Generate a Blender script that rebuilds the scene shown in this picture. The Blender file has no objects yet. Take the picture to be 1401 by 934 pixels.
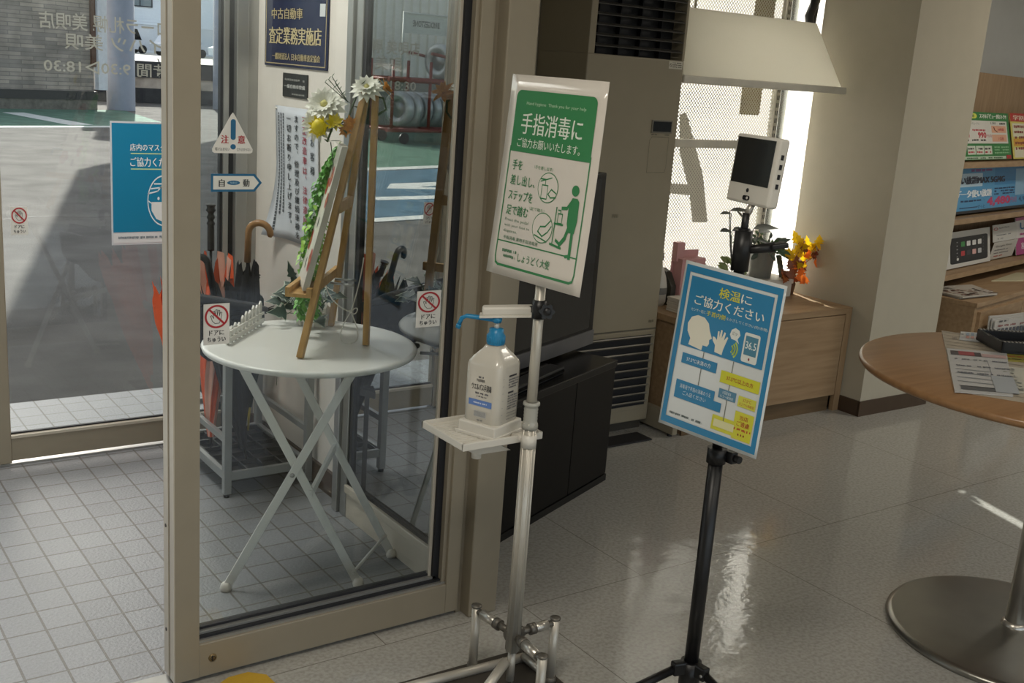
import bpy, bmesh, math, random
from mathutils import Vector, Matrix, Euler
random.seed(7)
SC = bpy.context.scene
COL = SC.collection
PI = math.pi

# ------------------------------------------------------------------ camera
f_px = 1501.55
yaw, pitch, roll = math.radians(36.03534), math.radians(13.94869), math.radians(4.19936)
fw = Vector((math.sin(yaw)*math.cos(pitch), math.cos(yaw)*math.cos(pitch), -math.sin(pitch)))
rt = Vector((math.cos(yaw), -math.sin(yaw), 0.0))
up = rt.cross(fw)
rt2 = rt*math.cos(roll) + up*math.sin(roll)
up2 = up*math.cos(roll) - rt*math.sin(roll)
cam_d = bpy.data.cameras.new('camera')
cam_d.sensor_width = 36.0
cam_d.lens = f_px/1401*36.0
cam_d.clip_start = 0.05
cam_d.clip_end = 400
cam = bpy.data.objects.new('camera', cam_d)
COL.objects.link(cam)
mw = Matrix.Identity(4)
for i in range(3):
    mw[i][0], mw[i][1], mw[i][2] = rt2[i], up2[i], -fw[i]
mw[0][3], mw[1][3], mw[2][3] = 0.0, 0.0, 1.5
cam.matrix_world = mw
SC.camera = cam

# ------------------------------------------------------------------ light, sky, exposure
SC.view_settings.view_transform = 'Standard'
SC.view_settings.look = 'None'
SC.view_settings.gamma = 1.0
SC.view_settings.use_curve_mapping = False
SC.view_settings.exposure = 0.7
SUN_EL = math.radians(30)
SUN_E, SKY_E, ROOM_E = 6.3, 0.20, 9.0
world = bpy.data.worlds.new('sky')
SC.world = world
world.use_nodes = True
nt = world.node_tree
sky = nt.nodes.new('ShaderNodeTexSky')
sky.sky_type = 'NISHITA'
sky.sun_disc = False
sky.sun_elevation = SUN_EL
sky.sun_rotation = math.atan2(0.29, 0.957)
sky.air_density = 1.0
sky.dust_density = 2.0
nt.nodes['Background'].inputs['Strength'].default_value = SKY_E
hs = nt.nodes.new('ShaderNodeHueSaturation'); hs.inputs['Saturation'].default_value = 0.55
nt.links.new(sky.outputs[0], hs.inputs['Color']); nt.links.new(hs.outputs[0], nt.nodes['Background'].inputs[0])
sd = bpy.data.lights.new('sun', 'SUN')
sd.energy = SUN_E
sd.angle = math.radians(0.6)
sd.color = (1.0, 0.97, 0.91)
so = bpy.data.objects.new('sun', sd)
COL.objects.link(so)
sdir = Vector((-0.29*math.cos(SUN_EL), -0.957*math.cos(SUN_EL), -math.sin(SUN_EL)))
so.rotation_euler = sdir.to_track_quat('-Z', 'Y').to_euler()
so.location = (6, 20, 12)
def area(name, loc, size, e, color):
    l = bpy.data.lights.new(name, 'AREA')
    l.shape = 'RECTANGLE'; l.size, l.size_y = size
    l.energy = e; l.color = color
    o = bpy.data.objects.new(name, l); o.location = loc
    COL.objects.link(o)
    return o
for lx, ly, le in ((0.2, 0.9, 1.9), (1.6, -0.8, 1.0), (3.6, -0.8, 0.9), (5.7, 1.9, 1.8)):
    area('ceiling_fill', (lx, ly, 2.66), (1.2, 0.3), ROOM_E*le, (1.0, 0.92, 0.80))  # added fill lamps below the unseen ceiling, placed to brighten posters and shelves
area('vestibule_fill', (0.75, 3.45, 2.6), (0.5, 0.5), 17.0, (1.0, 0.97, 0.92))  # added fill lamp that brightens the cream vestibule wall

# ------------------------------------------------------------------ materials
def srgb(c):
    if isinstance(c, str):
        c = [int(c[i:i+2], 16) for i in (0, 2, 4)]
    return tuple(((v/255)/12.92 if v/255 <= 0.04045 else ((v/255+0.055)/1.055)**2.4) for v in c) + (1.0,)
MATS = {}
def mat(name, col=None, rough=0.6, metal=0.0, var=0.06, scale=12.0, bump=0.0, bscale=60.0, spec=0.5, trans=0.0, coat=0.0):
    if name in MATS:
        return MATS[name]
    m = bpy.data.materials.new(name); m.use_nodes = True
    t = m.node_tree; b = t.nodes['Principled BSDF']
    b.inputs['Roughness'].default_value = rough
    b.inputs['Metallic'].default_value = metal
    b.inputs['Specular IOR Level'].default_value = spec
    b.inputs['Transmission Weight'].default_value = trans
    b.inputs['Coat Weight'].default_value = coat
    c = srgb(col)
    tc = t.nodes.new('ShaderNodeTexCoord')
    n = t.nodes.new('ShaderNodeTexNoise'); n.inputs['Scale'].default_value = scale
    n.inputs['Detail'].default_value = 4
    t.links.new(tc.outputs['Object'], n.inputs['Vector'])
    r = t.nodes.new('ShaderNodeValToRGB')
    r.color_ramp.elements[0].position = 0.3; r.color_ramp.elements[1].position = 0.7
    r.color_ramp.elements[0].color = tuple(v*(1-var) for v in c[:3]) + (1,)
    r.color_ramp.elements[1].color = tuple(min(1, v*(1+var)) for v in c[:3]) + (1,)
    t.links.new(n.outputs['Fac'], r.inputs['Fac'])
    t.links.new(r.outputs['Color'], b.inputs['Base Color'])
    if bump:
        n2 = t.nodes.new('ShaderNodeTexNoise'); n2.inputs['Scale'].default_value = bscale; n2.inputs['Detail'].default_value = 5
        bp = t.nodes.new('ShaderNodeBump'); bp.inputs['Strength'].default_value = bump; bp.inputs['Distance'].default_value = 0.01
        t.links.new(tc.outputs['Object'], n2.inputs['Vector'])
        t.links.new(n2.outputs['Fac'], bp.inputs['Height'])
        t.links.new(bp.outputs['Normal'], b.inputs['Normal'])
    MATS[name] = m
    return m
def ink(hexc):
    return mat('ink_'+hexc, hexc, rough=0.32, var=0.02, scale=3)

def mat_tile(name, col, grout, bw, rh, offx, offy, mortar, bump=0.35):
    m = bpy.data.materials.new(name); m.use_nodes = True
    t = m.node_tree; b = t.nodes['Principled BSDF']
    tc = t.nodes.new('ShaderNodeTexCoord'); mp = t.nodes.new('ShaderNodeMapping')
    mp.inputs['Location'].default_value = (offx, offy, 0)
    br = t.nodes.new('ShaderNodeTexBrick'); br.offset = 0.0; br.squash = 1.0
    br.inputs['Scale'].default_value = 1.0
    br.inputs['Brick Width'].default_value = bw; br.inputs['Row Height'].default_value = rh
    br.inputs['Mortar Size'].default_value = mortar; br.inputs['Mortar Smooth'].default_value = 0.3
    c = srgb(col)
    br.inputs['Color1'].default_value = c
    br.inputs['Color2'].default_value = tuple(v*0.88 for v in c[:3]) + (1,)
    br.inputs['Mortar'].default_value = srgb(grout)
    t.links.new(tc.outputs['Object'], mp.inputs['Vector']); t.links.new(mp.outputs[0], br.inputs['Vector'])
    n = t.nodes.new('ShaderNodeTexNoise'); n.inputs['Scale'].default_value = 120; n.inputs['Detail'].default_value = 5
    t.links.new(tc.outputs['Object'], n.inputs['Vector'])
    mx = t.nodes.new('ShaderNodeMix'); mx.data_type = 'RGBA'; mx.blend_type = 'MULTIPLY'
    mx.inputs['Factor'].default_value = 0.35
    t.links.new(br.outputs['Color'], mx.inputs[6]); t.links.new(n.outputs['Fac'], mx.inputs[7])
    t.links.new(mx.outputs[2], b.inputs['Base Color'])
    sub = t.nodes.new('ShaderNodeMath'); sub.operation = 'MULTIPLY_ADD'
    sub.inputs[1].default_value = -1.5
    t.links.new(br.outputs['Fac'], sub.inputs[0]); t.links.new(n.outputs['Fac'], sub.inputs[2])
    bp = t.nodes.new('ShaderNodeBump'); bp.inputs['Strength'].default_value = bump; bp.inputs['Distance'].default_value = 0.006
    t.links.new(sub.outputs[0], bp.inputs['Height']); t.links.new(bp.outputs['Normal'], b.inputs['Normal'])
    b.inputs['Roughness'].default_value = 0.45
    MATS[name] = m
    return m

def mat_vinyl():
    m = bpy.data.materials.new('polished_vinyl'); m.use_nodes = True
    t = m.node_tree; b = t.nodes['Principled BSDF']
    tc = t.nodes.new('ShaderNodeTexCoord')
    n = t.nodes.new('ShaderNodeTexNoise'); n.inputs['Scale'].default_value = 90; n.inputs['Detail'].default_value = 6
    t.links.new(tc.outputs['Object'], n.inputs['Vector'])
    r = t.nodes.new('ShaderNodeValToRGB')
    r.color_ramp.elements[0].position = 0.33; r.color_ramp.elements[0].color = srgb('9d9b94')
    r.color_ramp.elements[1].position = 0.6; r.color_ramp.elements[1].color = srgb('b0afa9')
    t.links.new(n.outputs['Fac'], r.inputs['Fac'])
    # thin seams between the vinyl sheets
    br = t.nodes.new('ShaderNodeTexBrick'); br.offset = 0.5
    br.inputs['Scale'].default_value = 1.0; br.inputs['Brick Width'].default_value = 0.9; br.inputs['Row Height'].default_value = 1.15
    br.inputs['Mortar Size'].default_value = 0.0016; br.inputs['Mortar Smooth'].default_value = 0.1
    mp = t.nodes.new('ShaderNodeMapping'); mp.inputs['Location'].default_value = (0.03, 0.02, 0)
    t.links.new(tc.outputs['Object'], mp.inputs['Vector']); t.links.new(mp.outputs[0], br.inputs['Vector'])
    mx = t.nodes.new('ShaderNodeMix'); mx.data_type = 'RGBA'
    t.links.new(br.outputs['Fac'], mx.inputs['Factor'])
    t.links.new(r.outputs['Color'], mx.inputs[6]); mx.inputs[7].default_value = srgb('7c7971')
    t.links.new(mx.outputs[2], b.inputs['Base Color'])
    n2 = t.nodes.new('ShaderNodeTexNoise'); n2.inputs['Scale'].default_value = 9; n2.inputs['Detail'].default_value = 3
    n3 = t.nodes.new('ShaderNodeTexNoise'); n3.inputs['Scale'].default_value = 45; n3.inputs['Detail'].default_value = 4
    for q in (n2, n3):
        t.links.new(tc.outputs['Object'], q.inputs['Vector'])
    ad = t.nodes.new('ShaderNodeMath'); ad.operation = 'MULTIPLY_ADD'; ad.inputs[1].default_value = 0.16
    t.links.new(n3.outputs['Fac'], ad.inputs[0]); t.links.new(n2.outputs['Fac'], ad.inputs[2])
    bp = t.nodes.new('ShaderNodeBump'); bp.inputs['Strength'].default_value = 0.16; bp.inputs['Distance'].default_value = 0.012
    t.links.new(ad.outputs[0], bp.inputs['Height']); t.links.new(bp.outputs['Normal'], b.inputs['Normal'])
    b.inputs['Roughness'].default_value = 0.09
    b.inputs['Specular IOR Level'].default_value = 0.6
    MATS['polished_vinyl'] = m
    return m

def mat_wood(name, c1, c2, axis='X', rough=0.45, scale=9.0, stretch=0.08):
    m = bpy.data.materials.new(name); m.use_nodes = True
    t = m.node_tree; b = t.nodes['Principled BSDF']
    tc = t.nodes.new('ShaderNodeTexCoord'); mp = t.nodes.new('ShaderNodeMapping')
    sc = {'X': (stretch, 1, 1), 'Y': (1, stretch, 1), 'Z': (1, 1, stretch)}[axis]
    mp.inputs['Scale'].default_value = sc
    t.links.new(tc.outputs['Object'], mp.inputs['Vector'])
    n = t.nodes.new('ShaderNodeTexNoise'); n.inputs['Scale'].default_value = scale*6; n.inputs['Detail'].default_value = 6
    t.links.new(mp.outputs[0], n.inputs['Vector'])
    r = t.nodes.new('ShaderNodeValToRGB')
    r.color_ramp.elements[0].position = 0.32; r.color_ramp.elements[0].color = srgb(c1)
    r.color_ramp.elements[1].position = 0.68; r.color_ramp.elements[1].color = srgb(c2)
    t.links.new(n.outputs['Fac'], r.inputs['Fac']); t.links.new(r.outputs['Color'], b.inputs['Base Color'])
    b.inputs['Roughness'].default_value = rough
    MATS[name] = m
    return m

def mat_glass(name, tint, refl, base_fac=0.04, f0=1.5):
    """clear pane: see-through mixed with a mirror coat that grows at grazing angles"""
    m = bpy.data.materials.new(name); m.use_nodes = True
    t = m.node_tree
    for n in list(t.nodes):
        if n.type != 'OUTPUT_MATERIAL':
            t.nodes.remove(n)
    out = [n for n in t.nodes if n.type == 'OUTPUT_MATERIAL'][0]
    tr = t.nodes.new('ShaderNodeBsdfTransparent'); tr.inputs[0].default_value = tint
    gl = t.nodes.new('ShaderNodeBsdfGlossy'); gl.inputs['Roughness'].default_value = 0.0
    fr = t.nodes.new('ShaderNodeFresnel'); fr.inputs['IOR'].default_value = f0
    ma = t.nodes.new('ShaderNodeMath'); ma.operation = 'MULTIPLY_ADD'; ma.use_clamp = True
    ma.inputs[1].default_value = refl; ma.inputs[2].default_value = base_fac
    t.links.new(fr.outputs[0], ma.inputs[0])
    mx = t.nodes.new('ShaderNodeMixShader')
    t.links.new(ma.outputs[0], mx.inputs[0]); t.links.new(tr.outputs[0], mx.inputs[1]); t.links.new(gl.outputs[0], mx.inputs[2])
    t.links.new(mx.outputs[0], out.inputs[0])
    MATS[name] = m
    return m

def mat_translucent(name, col, fac=0.5):
    m = bpy.data.materials.new(name); m.use_nodes = True
    t = m.node_tree; b = t.nodes['Principled BSDF']
    b.inputs['Base Color'].default_value = srgb(col); b.inputs['Roughness'].default_value = 0.6
    n = t.nodes.new('ShaderNodeTexNoise'); n.inputs['Scale'].default_value = 4
    tl = t.nodes.new('ShaderNodeBsdfTranslucent'); tl.inputs[0].default_value = srgb(col)
    mx = t.nodes.new('ShaderNodeMixShader'); mx.inputs[0].default_value = fac
    out = [q for q in t.nodes if q.type == 'OUTPUT_MATERIAL'][0]
    t.links.new(b.outputs[0], mx.inputs[1]); t.links.new(tl.outputs[0], mx.inputs[2]); t.links.new(mx.outputs[0], out.inputs[0])
    MATS[name] = m
    return m

def mat_perforated(name, col, pitch, rad):
    m = bpy.data.materials.new(name); m.use_nodes = True
    t = m.node_tree; b = t.nodes['Principled BSDF']
    b.inputs['Base Color'].default_value = srgb(col); b.inputs['Roughness'].default_value = 0.5
    tc = t.nodes.new('ShaderNodeTexCoord')
    sp = t.nodes.new('ShaderNodeSeparateXYZ'); cb = t.nodes.new('ShaderNodeCombineXYZ')
    t.links.new(tc.outputs['Object'], sp.inputs[0])
    t.links.new(sp.outputs['X'], cb.inputs['X']); t.links.new(sp.outputs['Z'], cb.inputs['Y'])
    mp = t.nodes.new('ShaderNodeMapping'); mp.inputs['Rotation'].default_value = (0, 0, PI/4)
    t.links.new(cb.outputs[0], mp.inputs['Vector'])
    v = t.nodes.new('ShaderNodeTexVoronoi'); v.voronoi_dimensions = '2D'
    v.inputs['Scale'].default_value = 1/pitch; v.inputs['Randomness'].default_value = 0.0
    t.links.new(mp.outputs[0], v.inputs['Vector'])
    lt = t.nodes.new('ShaderNodeMath'); lt.operation = 'LESS_THAN'; lt.inputs[1].default_value = rad
    t.links.new(v.outputs['Distance'], lt.inputs[0])
    tr = t.nodes.new('ShaderNodeBsdfTransparent')
    mx = t.nodes.new('ShaderNodeMixShader')
    out = [q for q in t.nodes if q.type == 'OUTPUT_MATERIAL'][0]
    t.links.new(lt.outputs[0], mx.inputs[0]); t.links.new(b.outputs[0], mx.inputs[1]); t.links.new(tr.outputs[0], mx.inputs[2])
    t.links.new(mx.outputs[0], out.inputs[0])
    MATS[name] = m
    return m

alu_beige = mat('beige_aluminium', '978e7c', rough=0.42, metal=0.25, var=0.03)
alu_light = mat('pale_aluminium', 'c4bcac', rough=0.4, metal=0.2, var=0.03)
silver = mat('silver_metal', 'a8a8a4', rough=0.35, metal=0.7, var=0.04)
chrome = mat('brushed_steel', 'c2beb5', rough=0.3, metal=0.75, var=0.05)
gasket = mat('black_gasket', '14151a', rough=0.6)
plaster = mat('cream_plaster', 'dad4cb', rough=0.8, var=0.03, bump=0.05, bscale=200)
wallpaper = mat('beige_wallpaper', 'b5ae9c', rough=0.8, var=0.02, bump=0.08, bscale=260)
wall_white = mat('white_wall', 'cfd0cd', rough=0.8, var=0.02)
brownbase = mat('brown_vinyl_base', '4a3a2c', rough=0.45)
white_paint = mat('white_enamel', 'd8d8d2', rough=0.35, var=0.02)
white_plastic = mat('white_plastic', 'd6d2c8', rough=0.35, var=0.02)
black_plastic = mat('black_plastic', '121213', rough=0.4, var=0.1)
black_gloss = mat('black_gloss', '050506', rough=0.25, var=0.05, spec=.2)
black_cloth = mat('black_cloth', '1c1d21', rough=0.75, var=0.2, bump=0.2, bscale=120)
screen_mat = mat('dark_screen', '14181b', rough=0.12, var=0.05)
asphalt = mat('asphalt', '6a6763', spec=.06, rough=0.95, var=0.22, scale=2.2, bump=0.5, bscale=90)
concrete = mat('pale_concrete', 'c2bdb0', rough=0.9, var=0.08, scale=1.5)
wood_oak = mat_wood('pale_oak', '94795a', 'a78c6c', 'X')
wood_oak_v = mat_wood('pale_oak_upright', '94795a', 'a78c6c', 'Z')
wood_table = mat_wood('beech_laminate', '98714c', 'a88059', 'X', rough=0.3)
wood_easel = mat_wood('honey_pine', 'a37c42', 'c0985c', 'Z', rough=0.5)
wood_cane = mat_wood('cane_wood', '7d5a36', '9a734a', 'Z', rough=0.35)
glass_clear = mat_glass('clear_glass', (0.93, 0.95, 0.94, 1), 0.9, 0.0)
glass_dark = mat_glass('dark_glass', (0.22, 0.22, 0.20, 1), 1.0, 0.45)
vinyl = mat_vinyl()
tile_floor = mat_tile('grey_stone_tile', '989b9e', '706d68', 0.098, 0.1105, 0.009, 0.0075, 0.0035)
brick = None

# ------------------------------------------------------------------ mesh helpers
def tag(o, label, cat, group=None, kind=None):
    if label: o['label'] = label
    if cat: o['category'] = cat
    if group: o['group'] = group
    if kind: o['kind'] = kind
    return o
def thing(name, label, cat, loc=(0, 0, 0), group=None, rotz=0.0):
    o = bpy.data.objects.new(name, None); COL.objects.link(o)
    o.location = loc; o.rotation_euler = (0, 0, rotz); o.empty_display_size = 0.05
    return tag(o, label, cat, group)
def setting(name, parent=None):
    o = bpy.data.objects.new(name, None); COL.objects.link(o); o['kind'] = 'structure'
    return o

class MB:
    """collects solids in world metres; build() links them as ONE mesh object"""
    def __init__(s):
        s.bm = bmesh.new(); s.mi = 0
    def _take(s, verts, faces, smooth=False):
        vs = [s.bm.verts.new(v) for v in verts]
        for f in faces:
            try:
                fc = s.bm.faces.new([vs[i] for i in f]); fc.material_index = s.mi; fc.smooth = smooth
            except ValueError:
                pass
        return vs
    def box(s, a, b, bev=0.0, M=None):
        x0, y0, z0 = a; x1, y1, z1 = b
        tmp = bmesh.new()
        vs = [tmp.verts.new(p) for p in ((x0,y0,z0),(x1,y0,z0),(x1,y1,z0),(x0,y1,z0),(x0,y0,z1),(x1,y0,z1),(x1,y1,z1),(x0,y1,z1))]
        for f in ((3,2,1,0),(4,5,6,7),(0,1,5,4),(1,2,6,5),(2,3,7,6),(3,0,4,7)):
            tmp.faces.new([vs[i] for i in f])
        if bev:
            bmesh.ops.bevel(tmp, geom=list(tmp.edges), offset=bev, segments=2, affect='EDGES', profile=0.5)
        return s._merge(tmp, M)
    def _merge(s, tmp, M=None, smooth=False):
        tmp.verts.index_update()
        vs = [s.bm.verts.new((M @ v.co) if M else v.co) for v in tmp.verts]
        for f in tmp.faces:
            try:
                q = s.bm.faces.new([vs[v.index] for v in f.verts]); q.material_index = s.mi; q.smooth = smooth
            except ValueError:
                pass
        tmp.free()
    def bar(s, p, q, w, h, upv=(0, 0, 1), bev=0.0, ext=0.0):
        """rectangular bar from p to q, w across, h along upv"""
        p, q = Vector(p), Vector(q); d = (q-p); L = d.length; d.normalize()
        u = Vector(upv); x = d.cross(u)
        if x.length < 1e-5: x = d.cross(Vector((1, 0, 0)))
        x.normalize(); u = x.cross(d)
        M = Matrix((( x[0], d[0], u[0], p[0]), (x[1], d[1], u[1], p[1]), (x[2], d[2], u[2], p[2]), (0, 0, 0, 1)))
        s.box((-w/2, -ext, -h/2), (w/2, L+ext, h/2), bev, M)
    def tube(s, pts, r, seg=10, cap=True, smooth=True):
        pts = [Vector(p) for p in pts]; n = len(pts)
        rs = r if isinstance(r, (list, tuple)) else [r]*n
        rings = []; ref = None
        for i, p in enumerate(pts):
            d = (pts[min(i+1, n-1)] - pts[max(i-1, 0)]).normalized()
            if ref is None:
                ref = d.orthogonal().normalized()
            ref = (ref - d*ref.dot(d))
            if ref.length < 1e-6: ref = d.orthogonal()
            ref.normalize(); b = d.cross(ref)
            rings.append([s.bm.verts.new(p + (ref*math.cos(2*PI*k/seg) + b*math.sin(2*PI*k/seg))*rs[i]) for k in range(seg)])
        for i in range(n-1):
            for k in range(seg):
                f = s.bm.faces.new((rings[i][k], rings[i][(k+1) % seg], rings[i+1][(k+1) % seg], rings[i+1][k]))
                f.material_index = s.mi; f.smooth = smooth
        if cap:
            for rg, fl in ((rings[0], True), (rings[-1], False)):
                f = s.bm.faces.new(rg[::-1] if fl else rg); f.material_index = s.mi
    def lathe(s, prof, c=(0, 0, 0), seg=32, M=None, smooth=True):
        """profile of (radius, z) turned about z at c"""
        rings = []
        for r, z in prof:
            if r < 1e-6:
                v = Vector((c[0], c[1], c[2]+z)); rings.append([s.bm.verts.new(M @ v if M else v)])
            else:
                rg = []
                for k in range(seg):
                    v = Vector((c[0]+r*math.cos(2*PI*k/seg), c[1]+r*math.sin(2*PI*k/seg), c[2]+z))
                    rg.append(s.bm.verts.new(M @ v if M else v))
                rings.append(rg)
        for a, b in zip(rings, rings[1:]):
            for k in range(seg):
                if len(a) == 1 and len(b) == 1: continue
                if len(a) == 1: q = (a[0], b[k], b[(k+1) % seg])
                elif len(b) == 1: q = (a[k], a[(k+1) % seg], b[0])
                else: q = (a[k], a[(k+1) % seg], b[(k+1) % seg], b[k])
                f = s.bm.faces.new(q); f.smooth = smooth; f.material_index = s.mi
    def prism(s, poly, off):
        """polygon (3-D points) pushed along off"""
        off = Vector(off); n = len(poly)
        a = [s.bm.verts.new(p) for p in poly]; b = [s.bm.verts.new(Vector(p)+off) for p in poly]
        for q in (a[::-1], b):
            f = s.bm.faces.new(q); f.material_index = s.mi
        for i in range(n):
            f = s.bm.faces.new((a[i], a[(i+1) % n], b[(i+1) % n], b[i])); f.material_index = s.mi
    def ball(s, c, r, sub=2, sc=(1, 1, 1)):
        tmp = bmesh.new()
        bmesh.ops.create_icosphere(tmp, subdivisions=sub, radius=r)
        s._merge(tmp, Matrix.Translation(c) @ Matrix.Diagonal((*sc, 1)), True)
    def leaf(s, base, direc, length, width, nrm=(0, 0, 1), bend=0.15, pts=None):
        """a folded, bent leaf; pts = half outline (t along, w across) in 0..1"""
        base = Vector(base); d = Vector(direc).normalized(); n = Vector(nrm); x = d.cross(n)
        if x.length < 1e-4: x = d.orthogonal()
        x.normalize(); n = x.cross(d)
        pts = pts or ((0, .05), (.25, .8), (.5, 1), (.75, .65), (1, 0.02))
        mid, L, R = [], [], []
        for t, w in pts:
            c = base + d*length*t - n*bend*length*t*t
            mid.append(s.bm.verts.new(c))
            L.append(s.bm.verts.new(c + x*w*width/2 + n*width*.12*w)); R.append(s.bm.verts.new(c - x*w*width/2 + n*width*.12*w))
        for i in range(len(pts)-1):
            for A, fl in ((L, 0), (R, 1)):
                q = (mid[i], mid[i+1], A[i+1], A[i])
                f = s.bm.faces.new(q if fl else q[::-1]); f.material_index = s.mi; f.smooth = True
    def build(s, name, mats, parent=None, label=None, normals=True):
        if not isinstance(mats, (list, tuple)): mats = [mats]
        if normals: bmesh.ops.recalc_face_normals(s.bm, faces=s.bm.faces)
        me = bpy.data.meshes.new(name); s.bm.to_mesh(me); s.bm.free()
        for m in mats: me.materials.append(m)
        o = bpy.data.objects.new(name, me); COL.objects.link(o)
        if parent is not None:
            o.parent = parent
            o.matrix_parent_inverse = parent.matrix_basis.inverted() if parent.type == 'EMPTY' else Matrix.Identity(4)
        if label: o['label'] = label
        return o
def struct(name, mb, m, parent=None):
    o = mb.build(name, m, parent)
    if parent is None: o['kind'] = 'structure'
    return o
def copy_tree(o, parent=None):
    c = o.copy(); COL.objects.link(c)
    if parent is not None:
        c.parent = parent
    for ch in list(o.children):
        copy_tree(ch, c)
    return c

# ------------------------------------------------------------------ flat print: lettering and drawn shapes lying on a sheet
GLY = {}
def glyphs(txt, bold=0.0):
    bold = -bold if bold < 0 else (0.0 if any(ord(ch) > 0x2fff for ch in txt) else bold)
    k = (txt, bold)
    if k in GLY: return GLY[k]
    c = bpy.data.curves.new('letter_curve', 'FONT'); c.body = txt; c.offset = bold; c.resolution_u = 2
    o = bpy.data.objects.new('letter_curve', c); COL.objects.link(o)
    dg = bpy.context.evaluated_depsgraph_get()
    ev = o.evaluated_get(dg); me = ev.to_mesh()
    vs = [(v.co.x, v.co.y) for v in me.vertices]; fs = [tuple(p.vertices) for p in me.polygons]
    ev.to_mesh_clear(); bpy.data.objects.remove(o); bpy.data.curves.remove(c)
    if not vs: vs = [(0, 0)]
    GLY[k] = (vs, fs, min(v[0] for v in vs), max(v[0] for v in vs), min(v[1] for v in vs), max(v[1] for v in vs))
    return GLY[k]
class Art:
    """marks on a sheet whose top-left corner is O; U runs right and V down in metres per unit"""
    def __init__(s, O, U, V, lift=0.0012, curve=None):
        s.O, s.U, s.V = Vector(O), Vector(U), Vector(V)
        s.n = s.V.cross(s.U).normalized(); s.lift = lift
        s.v, s.f, s.m, s.mats, s.k, s.curve = [], [], [], [], 0, curve
    def _p(s, x, y, k):
        p = s.O + s.U*x + s.V*y + s.n*(s.lift + 0.00025*k)
        return p + s.curve(x, y) if s.curve else p
    def _m(s, c):
        m = c if not isinstance(c, str) else ink(c)
        if m not in s.mats: s.mats.append(m)
        return s.mats.index(m)
    def poly(s, pts, c, k=0):
        b = len(s.v); s.v += [s._p(x, y, k) for x, y in pts]; s.f.append(tuple(range(b, b+len(pts)))); s.m.append(s._m(c))
    def rect(s, x, y, w, h, c, k=0, r=0.0):
        if r <= 0:
            return s.poly([(x, y), (x, y+h), (x+w, y+h), (x+w, y)], c, k)
        pts = []
        for cx, cy, a0 in ((x+w-r, y+r, -90), (x+w-r, y+h-r, 0), (x+r, y+h-r, 90), (x+r, y+r, 180)):
            for i in range(6):
                a = math.radians(a0+i*18); pts.append((cx+r*math.cos(a), cy+r*math.sin(a)))
        s.poly(pts[::-1], c, k)
    def disc(s, x, y, r, c, k=0, n=28, ry=None):
        ry = ry or r
        s.poly([(x+r*math.cos(-2*PI*i/n), y+ry*math.sin(-2*PI*i/n)) for i in range(n)], c, k)
    def line(s, pts, w, c, k=0, close=False):
        if close: pts = list(pts)+[pts[0]]
        for (x0, y0), (x1, y1) in zip(pts, pts[1:]):
            L = math.hypot(x1-x0, y1-y0) or 1; dx, dy = (x1-x0)/L*w/2, (y1-y0)/L*w/2
            s.poly([(x0-dx-dy, y0-dy+dx), (x1+dx-dy, y1+dy+dx), (x1+dx+dy, y1+dy-dx), (x0-dx+dy, y0-dy-dx)], c, k)
    def ring(s, x, y, r, w, c, k=0, n=32):
        for i in range(n):
            a, b = 2*PI*i/n, 2*PI*(i+1)/n
            s.poly([(x+r*math.cos(b), y+r*math.sin(b)), (x+r*math.cos(a), y+r*math.sin(a)), (x+(r+w)*math.cos(a), y+(r+w)*math.sin(a)), (x+(r+w)*math.cos(b), y+(r+w)*math.sin(b))][::-1], c, k)
    def text(s, t, x, y, w, h, c, k=1, bold=0.0, mirror=False, fit=True):
        """fit the line of writing into the box x, y, w, h"""
        if bold > 0 and any(ord(ch) > 0x2fff for ch in t):      # heavier strokes: the same line set three times, a hair apart
            d = min(bold, .03)*h*.9
            for ox, kk in ((-d, .5), (d, 1.0)): s.text(t, x+ox, y, w, h, c, k+kk, 0.0, mirror)
        vs, fs, x0, x1, y0, y1 = glyphs(t, bold)
        sx, sy = w/max(x1-x0, 1e-6), h/max(y1-y0, 1e-6)
        b = len(s.v); mi = s._m(c)
        for a, q in vs:
            px = (a-x0)*sx
            if mirror: px = w-px
            s.v.append(s._p(x+px, y+(y1-q)*sy, k))
        for fc in fs:
            s.f.append(tuple(b+i for i in fc)); s.m.append(mi)
    def em(s, ch, x, y, w, h, c, k=1, bold=0.0):
        """one character set in its em square"""
        if bold:
            for ox, kk in ((-.025, .5), (.025, 1.0)): s.em(ch, x+ox*w, y, w, h, c, k+kk, 0.0)
        vs, fs, x0, x1, y0, y1 = glyphs(ch, 0.0)
        b = len(s.v); mi = s._m(c)
        for a, q in vs: s.v.append(s._p(x+a*w, y+(0.88-q)*h, k))
        for fc in fs:
            s.f.append(tuple(b+i for i in fc)); s.m.append(mi)
    def vtext(s, t, x, y, size, pitch, c, k=1, bold=0.02):
        for i, ch in enumerate(t):
            if ch == ' ': continue
            vs, fs, x0, x1, y0, y1 = glyphs(ch, bold)
            b = len(s.v); mi = s._m(c)
            sm = ch in '、。'
            for a, q in vs:
                s.v.append(s._p(x + a*size + (0.55*size if sm else 0), y + i*pitch + (0.86-q)*size - (0.55*size if sm else 0), k))
            for fc in fs:
                s.f.append(tuple(b+j for j in fc)); s.m.append(mi)
    def scribble(s, x, y, w, h, c, k=1, n=6, seed=1):
        """a line of print too small to read"""
        rnd = random.Random(seed); px = x
        while px < x+w:
            q = min((0.4+rnd.random())*h*0.8, x+w-px)
            if rnd.random() < 0.86: s.rect(px, y+rnd.random()*h*.15, q, h*(.75+.25*rnd.random()), c, k)
            px += q + h*0.16
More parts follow.
